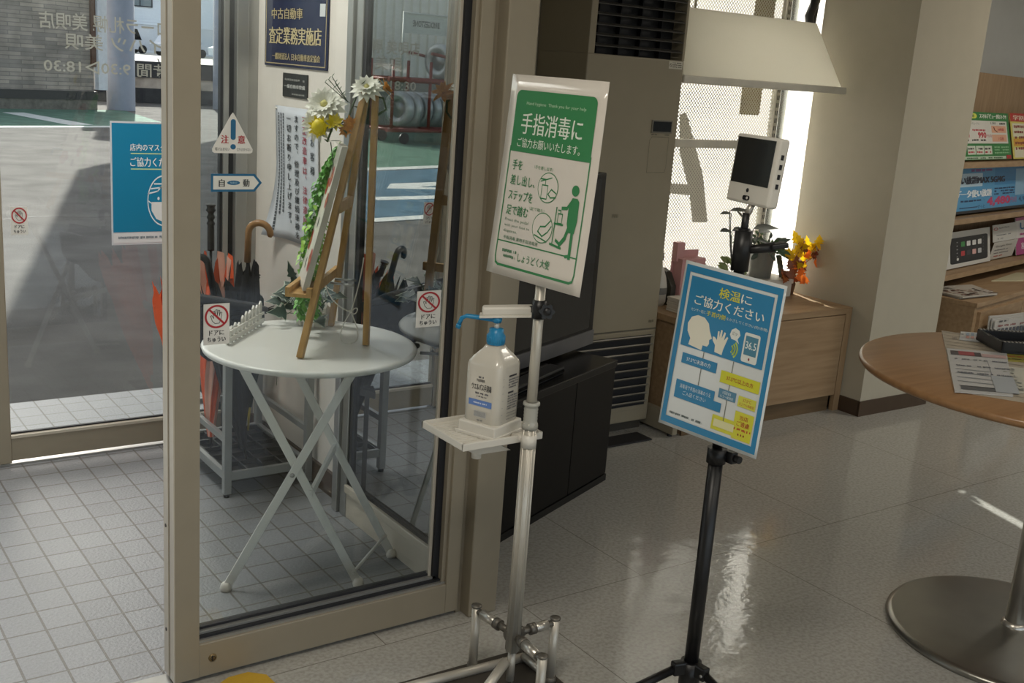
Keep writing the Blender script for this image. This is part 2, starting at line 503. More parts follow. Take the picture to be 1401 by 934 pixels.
    def build(s, name, parent=None, label=None):
        me = bpy.data.meshes.new(name); me.from_pydata([tuple(p) for p in s.v], [], s.f)
        for m in s.mats: me.materials.append(m)
        for p, i in zip(me.polygons, s.m): p.material_index = i
        me.update()
        o = bpy.data.objects.new(name, me); COL.objects.link(o)
        if parent is not None:
            o.parent = parent
            if parent.type == 'EMPTY':
                o.matrix_parent_inverse = parent.matrix_basis.inverted()
        if label: o['label'] = label
        return o
def sheet(mb, O, W, H, t, back=True):
    """thin rigid sheet: corner O, edges W and H, thickness t away from its face"""
    O, W, H = Vector(O), Vector(W), Vector(H); n = H.cross(W).normalized()
    mb.prism([O, O+H, O+H+W, O+W], -n*t)

# ================================================================== THE SETTING
# ---- floors
b = MB(); b.box((-3.2, -3.6, -0.06), (1.645, 2.40, 0.0)); b.box((1.645, -3.6, -0.06), (7.6, 4.12, 0.0)); struct('floor_shop', b, vinyl)
b = MB(); b.box((-1.6, 2.40, -0.06), (1.645, 4.72, 0.0)); struct('floor_vestibule', b, tile_floor)
b = MB(); b.box((0.4, 2.355, -0.02), (1.6, 2.402, 0.004)); struct('trim_1', b, silver)
b = MB(); b.box((-0.2, 3.99, -0.02), (1.62, 4.02, 0.008)); struct('trim_2', b, silver)
# ---- the yard outside
b = MB(); b.box((-60, 4.72, -0.3), (-0, 140, -0.006)); b.box((0, 4.72, -0.3), (80, 140, -0.006)); struct('ground_asphalt', b, asphalt)
green_paint = mat('worn_green_paint', '5f7d6c', rough=0.85, spec=.1, var=0.2, scale=3)
blue_paint = mat('worn_blue_paint', '56707f', rough=0.85, spec=.1, var=0.22, scale=3)
white_line = mat('worn_white_paint', 'd5d5cf', rough=0.85, spec=.1, var=0.12, scale=8)
def ground_poly(name, pts, m, z):
    b = MB(); b.prism([(x, y, -0.006) for x, y in pts], (0, 0, z)); return struct(name, b, m)
ground_poly('road_marking_green', [(-3, 17.1), (6.9, 20.8), (7.2, 25.0), (-3, 21.3)], green_paint, 0.004)
ground_poly('road_marking_line', [(-3, 16.8), (6.9, 20.5), (6.85, 20.75), (-3.1, 17.1)], white_line, 0.006)
ground_poly('road_marking_stripe', [(4.35, 22.9), (4.75, 23.05), (5.35, 20.4), (4.9, 20.25)], white_line, 0.007)
ground_poly('road_marking_green_bay', [(-12, 16.2), (-4.2, 13.8), (-4.2, 21), (-12, 24)], green_paint, 0.004)
ground_poly('road_marking_blue_bay', [(-9.0, 15.0), (-3.9, 13.4), (-1.0, 9.1), (-4.5, 9.7)], blue_paint, 0.005)
ground_poly('road_marking_bay_line', [(-9, 15.3), (-3.9, 13.75), (-3.8, 13.45), (-9, 15.0)], white_line, 0.008)
ground_poly('road_marking_bay_line', [(-5.6, 12.5), (-3.5, 12.05), (-3.2, 11.6), (-5.3, 11.2), (-5.3, 11.4), (-3.7, 11.7)], white_line, 0.008)
ground_poly('road_marking_bay_line', [(-5, 11.1), (-2.6, 10.85), (-2.55, 10.6), (-5, 10.85)], white_line, 0.008)
ground_poly('road_marking_bay_line', [(-3.6, 9.75), (-1.75, 9.35), (-1.7, 9.15), (-3.6, 9.5)], white_line, 0.008)
# crack running over the asphalt
b = MB()
cr = [(1.6, 9.6), (2.1, 9.85), (2.55, 9.75), (3.0, 9.9), (3.4, 9.7), (4.0, 9.55)]
b.prism([(x, y, -0.0058) for x, y in cr] + [(x, y+0.05, -0.0058) for x, y in cr[::-1]], (0, 0, 0.001)); struct('road_crack', b, mat('crack_tar', '4b4742', rough=0.9))
b = MB(); b.box((-10, 50, -0.1), (80, 140, 0.55)); struct('ground_far_lot', b, concrete)
b = MB(); b.box((8.5, 28.8, -0.1), (26, 49, 0.02)); struct('ground_gravel', b, mat('gravel', 'b4b0a6', rough=0.95, var=0.3, scale=4, bump=0.8, bscale=30))
# canopy on the round pillars; unseen outline shaped to shade yard and entrance
b = MB(); b.prism([(5.6, 20.9, 4.5), (9.4, 26.0, 4.5), (9.5, 20.9, 4.5), (5.5, 11.0, 4.5), (4.3, 7.8, 4.5), (0.6, 4.6, 4.5), (-3.0, 4.6, 4.5), (1.6, 7.8, 4.5)], (0, 0, 0.35))
b.box((-8, 3.2, 2.75), (8, 4.9, 3.1))
struct('canopy_roof', b, wall_white)
pil_m = mat('grey_pillar_paint', '8d93a0', rough=0.5, var=0.04)
for n, (x, y, r) in enumerate(((7.2, 25.15, 0.30), (10.25, 26.9, 0.31))):
    b = MB(); b.lathe([(r+.0, -0.05), (r, 0.0), (r, 4.6), (0, 4.6)], (x, y, 0), 28)
    struct('pillar_outside', b, pil_m)

# ---- shell of the shop
ZC = 2.7
b = MB(); b.box((-3.2, -3.6, ZC), (7.6, 4.1, ZC+0.1)); struct('ceiling', b, mat('ceiling_board', 'c9c6bd', rough=0.9))
b = MB()     # wall behind the TV and the air conditioner, then the window opening, then on to the right
b.box((1.70, 3.72, 0), (3.30, 3.90, ZC)); b.box((3.30, 3.80, 0), (4.72, 3.90, 0.45)); b.box((3.30, 3.80, 2.5), (4.72, 3.90, ZC)); b.box((4.72, 3.72, 0), (4.86, 3.90, ZC))
struct('wall_back', b, wallpaper)
b = MB(); b.box((4.86, 4.12, 0), (7.6, 4.2, ZC)); b.box((4.75, 3.72, 0), (4.86, 4.2, ZC)); struct('wall_back_right', b, wall_white)
b = MB(); b.box((7.5, -3.6, 0), (7.6, 4.1, ZC)); struct('wall_right', b, wall_white)
b = MB()     # wall behind the camera with wide openings
b.box((-3.2, -3.7, 0), (7.6, -3.6, 0.4)); b.box((-3.2, -3.7, 2.3), (7.6, -3.6, ZC))
for x in (-3.2, 0.2, 3.6, 7.0):
    b.box((x, -3.7, 0.4), (x+0.5, -3.6, 2.3))
struct('wall_front', b, wallpaper)
b = MB(); b.box((-3.3, -3.6, 0), (-3.2, 2.3, ZC)); struct('wall_left', b, wallpaper)
b = MB(); b.box((-3.2, 2.32, 2.12), (1.70, 2.42, ZC)); b.box((-3.2, 2.32, 0), (-0.9, 2.42, ZC)); struct('wall_entrance_header', b, alu_beige)
b = MB(); b.box((-1.7, 3.97, 2.2), (1.70, 4.07, 2.9)); struct('wall_outer_header', b, alu_beige)
b = MB(); b.box((-1.7, 2.42, 0), (-1.6, 4.07, 0.4)); b.box((-1.7, 2.42, 2.2), (-1.6, 4.07, ZC)); struct('wall_vestibule_left', b, plaster)
b = MB(); b.box((1.645, 3.14, 0), (1.70, 4.07, ZC)); b.box((1.615, 2.42, 2.15), (1.66, 3.14, ZC)); struct('wall_vestibule', b, plaster)
b = MB(); b.box((1.632, 3.17, 0), (1.645, 4.03, 0.085)); struct('baseboard_vestibule', b, brownbase)
# pillar beside the window
b = MB(); b.box((4.335, 3.10, 0), (4.86, 3.63, ZC)); struct('pillar_shop', b, wallpaper)
b = MB(); b.box((4.328, 3.093, 0), (4.867, 3.104, 0.075)); b.box((4.328, 3.10, 0), (4.339, 3.63, 0.075)); struct('baseboard_pillar', b, brownbase)
# post at the right of the entrance
b = MB(); b.box((1.592, 2.30, 0), (1.685, 2.42, ZC), 0.004); b.box((1.577, 2.345, 0), (1.60, 2.42, ZC)); b.box((1.64, 2.42, 0), (1.685, 2.47, ZC))
struct('trim_entrance_post', b, alu_beige)

# ---- window behind the perforated rack: an added film scatters the sun into even white
film = mat_translucent('added_diffuser_film', 'f4f3ee', 0.92)
w1 = setting('window_2')
b = MB(); b.box((3.30, 3.845, 0.45), (4.35, 3.850, 2.5)); b.build('diffuser_pane', film, w1)
b = MB(); b.box((4.35, 3.845, 0.45), (4.40, 3.850, 2.5)); b.build('clear_pane', glass_clear, w1)  # clear slit placed to let a sun streak reach the counter
b = MB(); b.box((4.40, 3.845, 0.45), (4.72, 3.850, 2.5)); b.build('diffuser_pane', film, w1)
b = MB(); b.box((3.30, 3.80, 0.45), (4.72, 3.86, 0.50)); b.build('window_frame', alu_light, w1)
# large letter shapes stuck on that window
b = MB()
def s84(p): return (p[0]*3.835/3.70, 3.838, 1.5+(p[1]-1.5)*3.835/3.70)
leg = [(3.535, 1.35), (3.575, 1.36), (3.66, 1.20), (3.724, 1.077), (3.788, 0.856), (3.691, 0.858), (3.645, 1.01), (3.56, 1.18)]
b.prism([s84(p) for p in leg], (0, -0.002, 0)); b.prism([s84(p) for p in ((3.45, 1.045), (3.64, 1.035), (3.65, 0.985), (3.45, 1.0))], (0, -0.0015, 0))
dec = mat('grey_vinyl_decal', '8a8880', rough=0.7)
b.build('window_letter', dec, w1)
b = MB(); b.box((4.08, 3.836, 1.72), (4.22, 3.838, 2.3)); b.box((4.06, 3.836, 1.36), (4.20, 3.838, 1.50)); b.build('column_shade_sheet', mat('column_shade_brown', '7a6c48', rough=0.7, var=0.3, scale=30), w1)  # brown sheets: a column outside and, lower, a post's painted shade

# ---- glazed screen between vestibule and shop (dark, mirrors the yard)
w2 = setting('window_1')
b = MB(); b.box((1.612, 2.42, 0.115), (1.618, 3.07, 2.15)); b.build('dark_pane', glass_dark, w2)
b = MB(); b.box((1.600, 2.42, 0), (1.66, 3.10, 0.10), 0.003); b.box((1.592, 2.42, 0.09), (1.64, 3.08, 0.117), 0.003); b.build('sill', alu_light, w2)
b = MB(); b.box((1.603, 2.43, 0.117), (1.63, 3.075, 0.128)); b.box((1.603, 3.055, 0.12), (1.63, 3.075, 2.15)); b.build('gasket', gasket, w2)
b = MB(); b.box((1.597, 3.075, 0), (1.665, 3.115, ZC), 0.003); b.box((1.603, 3.115, 0), (1.665, 3.128, ZC)); b.box((1.590, 3.128, 0), (1.665, 3.165, ZC), 0.003); b.build('post', silver, w2)

# ---- sliding door in front of us
d1 = setting('door_1')
b = MB(); b.box((0.777, 2.335, 0.012), (0.835, 2.368, 2.1)); b.box((0.777, 2.376, 0.012), (0.835, 2.41, 2.1)); b.mi = 1; b.box((0.783, 2.366, 0.012), (0.83, 2.378, 2.1)); b.mi = 2
b.box((0.7745, 2.337, 0.012), (0.778, 2.366, 2.1)); b.box((0.7745, 2.378, 0.012), (0.778, 2.409, 2.1))  # paler strips paint the doorway light onto the stile's left edge
b.build('stile', [alu_beige, gasket, alu_light], d1)
b = MB(); b.box((1.535, 2.335, 0.012), (1.577, 2.41, 2.1), 0.002); b.box((1.524, 2.345, 0.1), (1.536, 2.40, 2.1)); b.mi = 1; b.box((1.505, 2.362, 0.1), (1.526, 2.39, 2.1)); b.mi = 2; b.box((1.497, 2.372, 0.11), (1.508, 2.382, 2.1))
b.build('stile', [alu_beige, gasket, alu_light], d1)
b = MB(); b.box((0.835, 2.335, 0.012), (1.535, 2.41, 0.100), 0.002); b.mi = 2; b.box((0.835, 2.343, 0.099), (1.535, 2.352, 0.106)); b.mi = 1; b.box((0.835, 2.352, 0.099), (1.525, 2.362, 0.112)); b.mi = 2; b.box((0.835, 2.362, 0.099), (1.515, 2.375, 0.118)); b.mi = 1; b.box((0.835, 2.375, 0.10), (1.51, 2.395, 0.124))
b.build('bottom_rail', [alu_beige, gasket, silver], d1)
b = MB(); b.box((0.83, 2.376, 0.11), (1.515, 2.382, 2.1)); b.build('glass_pane', glass_clear, d1)
lk = MB(); Mx = Matrix.Translation((0.868, 2.335, 0.058)) @ Matrix.Rotation(PI/2, 4, 'X')
lk.lathe([(0, 0.004), (0.0075, 0.004), (0.0095, 0.0028), (0.0105, 0)], seg=24, M=Mx); lk.mi = 1
lk.box((0.8655, 2.329, 0.051), (0.8675, 2.3315, 0.065)); lk.lathe([(0.0045, 0.0045), (0.006, 0.0045), (0.006, 0.0035)], seg=20, M=Mx)
lk.build('lock', [mat('worn_brass', '7c6a48', rough=0.4, metal=0.6), gasket], d1)
sc_ = MB()
for z in (0.40, 0.13):
    sc_.lathe([(0, 0.0015), (0.004, 0.0015), (0.005, 0)], seg=12, M=Matrix.Translation((0.7742, 2.393, z)) @ Matrix.Rotation(-PI/2, 4, 'Y'))
sc_.build('screw', mat('dark_screw', '55504a', rough=0.4, metal=0.5), d1)

# ---- outer doors
d2 = setting('door_2')
b = MB(); b.box((0.64, 3.98, 0.012), (0.742, 4.03, 2.2), 0.003); b.build('stile', alu_beige, d2)
b = MB(); b.box((0.742, 3.985, 0.02), (1.51, 4.025, 0.105), 0.002); b.mi = 1; b.box((0.742, 3.982, 0.104), (1.51, 4.0, 0.114)); b.mi = 2; b.box((0.742, 4.0, 0.10), (1.51, 4.012, 0.12)); b.build('bottom_rail', [alu_beige, alu_light, gasket], d2)
b = MB(); b.box((0.742, 4.002, 0.10), (1.515, 4.008, 2.2)); b.build('glass_pane', glass_clear, d2)
b = MB(); b.box((0.0, 4.002, 0.0), (0.64, 4.008, 2.2)); b.build('glass_pane', glass_clear, d2)
b = MB(); b.box((1.512, 3.985, 0.0), (1.532, 4.03, 2.2), 0.002); b.box((1.555, 3.97, 0), (1.60, 4.03, 2.2), 0.003); b.box((1.60, 3.99, 0), (1.645, 4.03, 2.2)); b.mi = 1; b.box((1.502, 3.995, 0.11), (1.513, 4.02, 2.2)); b.box((1.532, 4.0, 0), (1.556, 4.03, 2.2)); b.build('frame_post', [silver, gasket], d2)  # black strip between the posts paints the shaded part of the frame
b = MB(); b.box((-1.6, 3.985, 0), (-1.5, 4.03, 2.2)); b.box((-0.05, 3.985, 0), (0.0, 4.03, 2.2)); b.build('frame_post', alu_beige, d2)
letter_m = mat_translucent('grey_cut_vinyl', '9a9b92', 0.5)
a = Art((0, 4.0005, 0), (1, 0, 0), (0, 0, -1), lift=0.0)
# seen from inside the writing on the pane runs backwards
a.text('コーラ札幌 美唄店', 0.882, -1.574, 0.43, 0.056, letter_m, bold=-0.010, mirror=True)
a.text('ダイハツ 美唄', 0.962, -1.510, 0.40, 0.054, letter_m, bold=-0.010, mirror=True)
a.text('時間 9:30▷18:30', 0.893, -1.424, 0.42, 0.048, letter_m, bold=-0.010, mirror=True)
a.build('lettering', d2)

# ================================================================== THINGS
# ---- stickers on the door panes
def door_sticker(x0, x1, z1, z0, y, label):
    t = thing('door_sticker', label, 'sticker', (x0, y, z0), 'no touching stickers on the sliding doors')
    w, h = x1-x0, z1-z0
    b = MB(); b.box((x0, y, z0), (x1, y+0.0006, z1)); b.build('backing', mat('sticker_white', 'd9d8d2', rough=0.4), t)
    a = Art((x0, y, z1), (w/60, 0, 0), (0, 0, -h/96), lift=0.0003)
    a.ring(30, 30, 23, 4.5, 'a8242c', 2)
    # hand outline
    a.line([(20, 40), (16, 28), (19, 27), (23, 34), (22, 18), (25, 17), (27, 29), (28, 14), (31, 14), (31.5, 28), (34, 15), (37, 16), (36, 29), (39, 20), (42, 21), (40, 36), (36, 46), (26, 46)], 1.3, '333333', 1, close=True)
    a.line([(14, 14), (46, 46)], 4.5, 'a8242c', 3)
    a.build('pictogram', t)
    a = Art((x0, y, z1), (w/60, 0, 0), (0, 0, -h/96), lift=0.0003)
    a.text('ドアに', 13, 62, 34, 12, '22242a', bold=0.04)
    a.text('ちゅうい', 9, 78, 42, 12, '22242a', bold=0.04)
    a.build('lettering', t)
    return t
door_sticker(0.857, 0.9185, 0.931, 0.835, 2.3752, 'white no-touch hand sticker on near door glass, in front of the black umbrellas')
door_sticker(1.4175, 1.490, 0.929, 0.833, 2.3752, 'white no-touch hand sticker on near door glass, beside the blue pump nozzle')
door_sticker(0.772, 0.826, 0.924, 0.828, 4.0002, 'white no-touch hand sticker on the far outer door over the asphalt yard')
t = thing('caution_sticker', 'white triangular caution sticker with blue exclamation mark on the door glass', 'sticker', (0.922, 2.375, 1.27))
b = MB(); O = Vector((0.873, 2.3752, 1.362)); Wd, Hd = 0.098, 0.090
tri = [(50, 1), (54, 6), (98, 90), (97, 97), (92, 100), (8, 100), (3, 97), (2, 90), (46, 6)]
b.prism([O+Vector((x*Wd/100, 0, -y*Hd/100)) for x, y in tri], (0, 0.0006, 0)); b.build('backing', mat('sticker_white', 'd9d8d2'), t)
a = Art(O, (Wd/100, 0, 0), (0, 0, -Hd/100), lift=0.0003)
a.rect(45, 17, 12, 50, '1d5f86', 1, r=5.5); a.disc(51, 84, 6.5, '1d5f86', 1); a.build('exclamation_mark', t)
a = Art(O, (Wd/100, 0, 0), (0, 0, -Hd/100), lift=0.0003)
a.text('注', 23, 56, 17, 20, 'a8242c', bold=0.05); a.text('意', 62, 56, 17, 20, 'a8242c', bold=0.05)
a.text('駆け込まない', 9, 86, 34, 8, '4a4f52'); a.text('立ち止まらない', 60, 86, 34, 8, '4a4f52'); a.build('lettering', t)
t = thing('direction_sticker', 'blue bordered arrow sticker marked automatic, below the caution triangle', 'sticker', (0.93, 2.375, 1.186))
O = Vector((0.873, 2.3752, 1.2265)); arrow = [(0, 0), (102, 0), (119, 20), (102, 40), (0, 40)]
b = MB(); b.prism([O+Vector((x/1000, 0, -y/1000)) for x, y in arrow], (0, 0.0006, 0)); b.build('backing', ink('1d5f86'), t)
a = Art(O, (0.001, 0, 0), (0, 0, -0.001), lift=0.0003)
a.poly([(5, 5), (5, 35), (99, 35), (112, 20), (99, 5)], 'd6d6cf', 0)
a.poly([(37+15+15*math.cos(-q*PI/10), 20+5*math.sin(-q*PI/10)) for q in range(20)], '1d5f86', 1); a.text('NABCO', 44, 18, 16, 4, 'a8c4d4', 2)
a.text('自', 18, 12, 13, 17, '20242a', bold=0.04); a.text('動', 74, 12, 15, 17, '20242a', bold=0.04); a.build('lettering', t)

# ---- signs on the vestibule wall (plane x = 1.645, reading from far to near)
XW = 1.645
t = thing('enamel_sign', 'navy blue enamel plate with gold lettering, topmost on the cream wall', 'sign', (XW, 3.66, 1.45))
b = MB(); b.box((XW-0.006, 3.398, 1.447), (XW-0.0005, 3.918, 1.785), 0.002); b.build('plate', mat('navy_enamel', '1c2547', rough=0.25), t)
a = Art((XW-0.006, 3.918, 1.785), (0, -0.0052, 0), (0, 0, -0.00338), lift=0.0006)
for p in ([(2.5, 3), (97.5, 3)], [(97.5, 3), (97.5, 97)], [(97.5, 97), (2.5, 97)], [(2.5, 97), (2.5, 3)]): a.line(p, 0.9, 'b9a779', 1)
a.text('中古自動車', 12, 41, 50, 11, 'b9a779', bold=0.03); a.text('査定業務実施店', 8, 60, 83, 17, 'c4b486', bold=0.04)
a.text('一般財団法人 日本自動車査定協会', 14, 86, 76, 7, 'b9a779', bold=0.03); a.disc(50, 8, 1.2, 'd8d8d2', 1)
a.rect(88, 37, 8, 12, 'ccd0d2', 1); a.build('lettering', t)
t = thing('small_plaque', 'small black plaque with pale print under the navy sign', 'sign', (XW, 3.65, 1.345))
b = MB(); b.box((XW-0.005, 3.548, 1.345), (XW-0.0005, 3.754, 1.427), 0.0015); b.build('plate', mat('charcoal_plate', '2b2c2c', rough=0.35), t)
a = Art((XW-0.005, 3.754, 1.427), (0, -0.00206, 0), (0, 0, -0.00082), lift=0.0006)
a.scribble(10, 22, 80, 9, '8d8d88', seed=4); a.text('一級自動車整備', 8, 46, 84, 16, 'c9c9c4', bold=0.03); a.scribble(40, 82, 50, 7, '8d8d88', seed=6); a.build('lettering', t)
# hanging notice with a curled lower corner
t = thing('wall_notice', 'white laminated notice in vertical black and red writing, pinned to the cream wall', 'notice', (XW, 3.65, 0.84))
def curl(x, y):
    q = max(0.0, (30-x)/30)*max(0.0, (y-45)/55)
    return Vector((-0.05*q*q - 0.004, 0.035*q, 0))
b = MB(); n = 14
gr = [[None]*(n+1) for _ in range(n+1)]
O = Vector((XW-0.004, 3.806, 1.310)); U = Vector((0, -0.00352, 0.00004)); V = Vector((0, -0.0004, -0.0047))
for i in range(n+1):
    for j in range(n+1):
        x, y = 100*i/n, 100*j/n; gr[i][j] = b.bm.verts.new(O+U*x+V*y+curl(x, y))
for i in range(n):
    for j in range(n):
        b.bm.faces.new((gr[i][j], gr[i][j+1], gr[i+1][j+1], gr[i+1][j])).smooth = True
so_ = b.build('sheet', mat('laminated_white', 'ccd0d6', rough=0.25), t)
md = so_.modifiers.new('thickness', 'SOLIDIFY'); md.thickness = 0.0012; md.offset = 1
a = Art(O, U, V, lift=0.0022, curve=curl)
def vcol(s, x, y, pitch, c, wx=9.5, hy=5.6, bold=0.03):
    for i, ch in enumerate(s):
        if ch == ' ': continue
        if ch in '、。': a.text(ch, x+wx*.6, y+i*pitch-.5, wx*.3, hy*.35, c, bold=bold)
        else: a.em(ch, x-.6, y+i*pitch-.3, wx*1.12, hy*1.14, c, bold=bold)
vcol('お客様', 84, 20, 10, '23252a', 8.5, 6)
vcol('不正改造車は、法律違反と', 66, 5.5, 7.2, 'a3263a'); vcol('なり', 66, 92, 5, '23252a', 9, 4.6)
vcol('ますので、修理及び継続車検を', 47, 5.5, 6.6, '23252a', 9.5, 5.2)
vcol('一切お断り申し上げます。', 29, 5.5, 7.2, '23252a')
rnd = random.Random(3)
for x in (19, 13.5, 8):
    yy = 5
    while yy < (80 if x > 9 else 94):
        hh = 1.0+rnd.random()*1.4; a.rect(x, yy, 2.4, hh, '51545a', 1); yy += hh+0.7
a.build('lettering', t)
for y_, z_ in ((3.795, 1.302), (3.462, 1.308)):
    pass
b = MB()
for y_, z_ in ((3.465, 1.306), (3.795, 1.300)): b.ball((XW-0.010, y_, z_), 0.005, 1)
b.build('push_pin', white_plastic, t)

# ---- blue poster on the outer door glass
t = thing('mask_poster', 'bright blue poster asking for masks, on the outer door glass', 'poster', (1.25, 3.99, 0.78))
b = MB(); sheet(b, (1.105, 3.998, 1.222), (0.285, 0, 0), (0, 0, -0.44), 0.0012); b.build('sheet', mat('laminated_white', 'ccd0d6'), t)
a = Art((1.105, 3.998, 1.222), (0.00285, 0, 0), (0, 0, -0.0044), lift=0.0006)
a.rect(2, 1.5, 96, 88, '0f7fa8', 0)
a.line([(25, 25.5), (90, 25.5)], 0.8, 'cfe3a0', 1); a.line([(25, 38), (90, 38)], 0.8, 'cfe3a0', 1)
# masked face
a.disc(66, 64, 21, '0f7fa8', 1, ry=17.5); a.ring(66, 64, 20, 1.2, 'dfeaf0', 2)
a.poly([(50, 65), (50, 72), (56, 79), (66, 82), (76, 79), (82, 72), (82, 65)], 'e4e6e6', 2)
for i in range(3): a.line([(46+4*i, 58-4*i), (58+4*i, 56-3*i), (68+3*i, 48-i)], 1.2, 'dfeaf0', 2)
a.disc(59, 62, 1.4, 'dfeaf0', 2); a.disc(74, 62, 1.4, 'dfeaf0', 2)
a.line([(46, 64), (50, 66)], 1, 'dfeaf0', 2)
a.rect(2, 90.5, 96, 8, 'd9dde0', 0)
a.build('illustration', t)
a = Art((1.105, 3.998, 1.222), (0.00285, 0, 0), (0, 0, -0.0044), lift=0.0006)
a.text('店内のマスク着用に', 24, 17.5, 66, 5.8, 'eef2f4', 3, bold=0.02); a.text('ご協力ください', 24, 28.5, 62, 7.5, 'eef2f4', 3, bold=0.02)
a.scribble(8, 93, 78, 2, '7a8790', 3, seed=9); a.build('lettering', t)

# ---- bistro table
TZ = 0.71; TC = (1.30, 2.745)
t = thing('bistro_table', 'round white folding bistro table with crossed legs, standing in the vestibule', 'table', (TC[0], TC[1], 0))
b = MB(); b.lathe([(0, TZ-0.018), (0.287, TZ-0.018), (0.296, TZ-0.014), (0.299, TZ-0.006), (0.295, TZ-0.001), (0.285, TZ), (0, TZ)], (TC[0], TC[1], 0), 64); b.build('tabletop', white_paint, t)
A0, A1 = Vector((1.065, 2.762, 0.008)), Vector((1.39, 2.617, 0.692))
B0, B1 = Vector((1.407, 2.609, 0.008)), Vector((1.085, 2.753, 0.692))
sh = Vector((0.186, 0.138, 0))
nrm = (B0-A0).cross(Vector((0, 0, 1))).normalized()
for p, q, o_ in ((A0, A1, 0.006), (B0, B1, -0.006), (B0+sh, B1+sh, 0.006)):
    b = MB(); off = nrm*o_
    b.bar(p+off, q+off, 0.008, 0.024, upv=nrm.cross(q-p), bev=0.0015)
    lg = b.build('leg', white_paint, t)
    b = MB(); b.lathe([(0, -0.004), (0.015, -0.004), (0.017, 0.004), (0.014, 0.016), (0.008, 0.022), (0, 0.022)], (p.x+off.x, p.y+off.y, 0.004), 16); b.build('foot_cap', white_plastic, lg)
b = MB()
for P in (A1, B1, A1+sh, B1+sh, (A0+A1)/2):
    b.lathe([(0, 0.014), (0.005, 0.013), (0.008, 0.009), (0.008, -0.012)], seg=14, M=Matrix.Translation(P+Vector((0, 0, -0.02 if P.z > .6 else 0))) @ nrm.to_track_quat('Z', 'Y').to_matrix().to_4x4())
b.build('bolt', silver, t)
b = MB(); b.tube([B0.lerp(B1, .05), B0.lerp(B1, .05)+sh*0.98+Vector((0, 0, .03))], 0.005); b.tube([A0.lerp(A1, .93), A0.lerp(A1, .93)+sh], 0.005)
b.build('stretcher', white_paint, t)
b = MB(); b.bar((B0+sh).lerp(B1+sh, .52), B0.lerp(B1, .41), .010, .024, bev=.001); b.bar(A1+nrm*.012, A0.lerp(A1, .80)+nrm*.012, .006, .022, upv=nrm.cross(A1-A0)); b.build('brace', white_paint, t)
b = MB(); b.bar(A1+Vector((0, 0, .002)), A1+sh+Vector((0, 0, .002)), 0.02, 0.014); b.bar(B1+Vector((0, 0, .002)), B1+sh+Vector((0, 0, .002)), 0.02, 0.014)
b.build('rail', white_paint, t)

# ---- easel with its board
EZ = TZ+0.001
FL, BL, RR = Vector((1.206, 2.612, EZ)), Vector((1.448, 2.921, EZ)), Vector((1.437, 2.676, EZ))
AP = Vector((1.468, 2.785, 1.40))
dd = (BL-FL); dd.z = 0; dd.normalize(); no = Vector((-dd.y, dd.x, 0))
t = thing('wooden_easel', 'honey coloured wooden easel standing on the white bistro table', 'easel', (1.36, 2.74, EZ))
for p, q in ((FL, AP+Vector((-.012, -.016, .02))), (BL, AP+Vector((.006, .012, .02))), (RR, AP+Vector((0.02, -0.012, 0.01)))):
    b = MB(); b.bar(p, q, 0.024, 0.017, upv=no, bev=0.0015); b.build('leg', wood_easel, t)
b = MB()
tb = FL.lerp(AP, .245)
P0 = tb + no*0.014 - dd*0.035; P1 = tb + no*0.014 + dd*0.33
b.bar(P0, P1, 0.014, 0.026, bev=0.001); b.bar(P0+no*.03+Vector((0, 0, -.008)), P1-dd*.1+no*.03+Vector((0, 0, -.008)), 0.05, 0.010, bev=0.001); b.bar(P0+no*.058, P1-dd*.1+no*.058, 0.012, 0.026, bev=0.001)
b.build('tray', wood_easel, t)
b = MB(); cb = BL.lerp(AP, .40); b.bar(FL.lerp(AP, .56), BL.lerp(AP, .56), 0.012, 0.03); b.build('crossbar', wood_easel, t)
b = MB(); c0 = tb+dd*.13; b.tube([c0-no*.01, c0-no*.075-dd*.01], 0.0035); b.tube([c0+dd*.06-no*.01, c0+dd*.06-no*.07], 0.0035); b.build('peg', silver, t)
b = MB(); b.tube([AP+no*-.02, AP+no*.04], 0.006); b.build('hinge', silver, t)
t = thing('welcome_board', 'white board painted with red flowers, propped on the wooden easel', 'board', tuple(tb))
dl = dd; dd = Vector((.36, .933, 0)).normalized(); no_l = no; no = Vector((-dd.y, dd.x, 0))
bo = tb + no_l*0.024 - dd*0.02 + Vector((0, 0, 0.004)); bu = (FL.lerp(AP, .86)-FL.lerp(AP, .26)); bu.normalize(); bu = (bu - dd*bu.dot(dd)*0.45).normalized()
b = MB(); BW, BH = dd*0.22, bu*0.40
b.prism([bo, bo+BW, bo+BW+BH, bo+BH], no*0.016); b.build('panel', mat('aged_board', 'b9b4a6', rough=0.6), t)
# painted flowers on the face turned to the entrance
a = Art(bo+BW+BH+no*0.016, -BW/100, -BH/100, lift=0.0006)
a.rect(1, 1, 98, 98, 'd8d2c4', 0)
for x, y, r in ((80, 22, 12), (92, 38, 9), (60, 30, 10), (88, 80, 13), (40, 70, 12), (20, 30, 11)):
    for k in range(6): a.disc(x+r*.6*math.cos(k*PI/3), y+r*.35*math.sin(k*PI/3), r*.5, 'b2392c', 1, 14, ry=r*.3)
    a.disc(x, y, r*.25, 'd8a03c', 2, 12, ry=r*.16)
for x, y in ((70, 55), (30, 50), (55, 85)): a.disc(x, y, 5, '3a3a38', 1, ry=4)
a.build('painting', t)
dd, no = dl, no_l

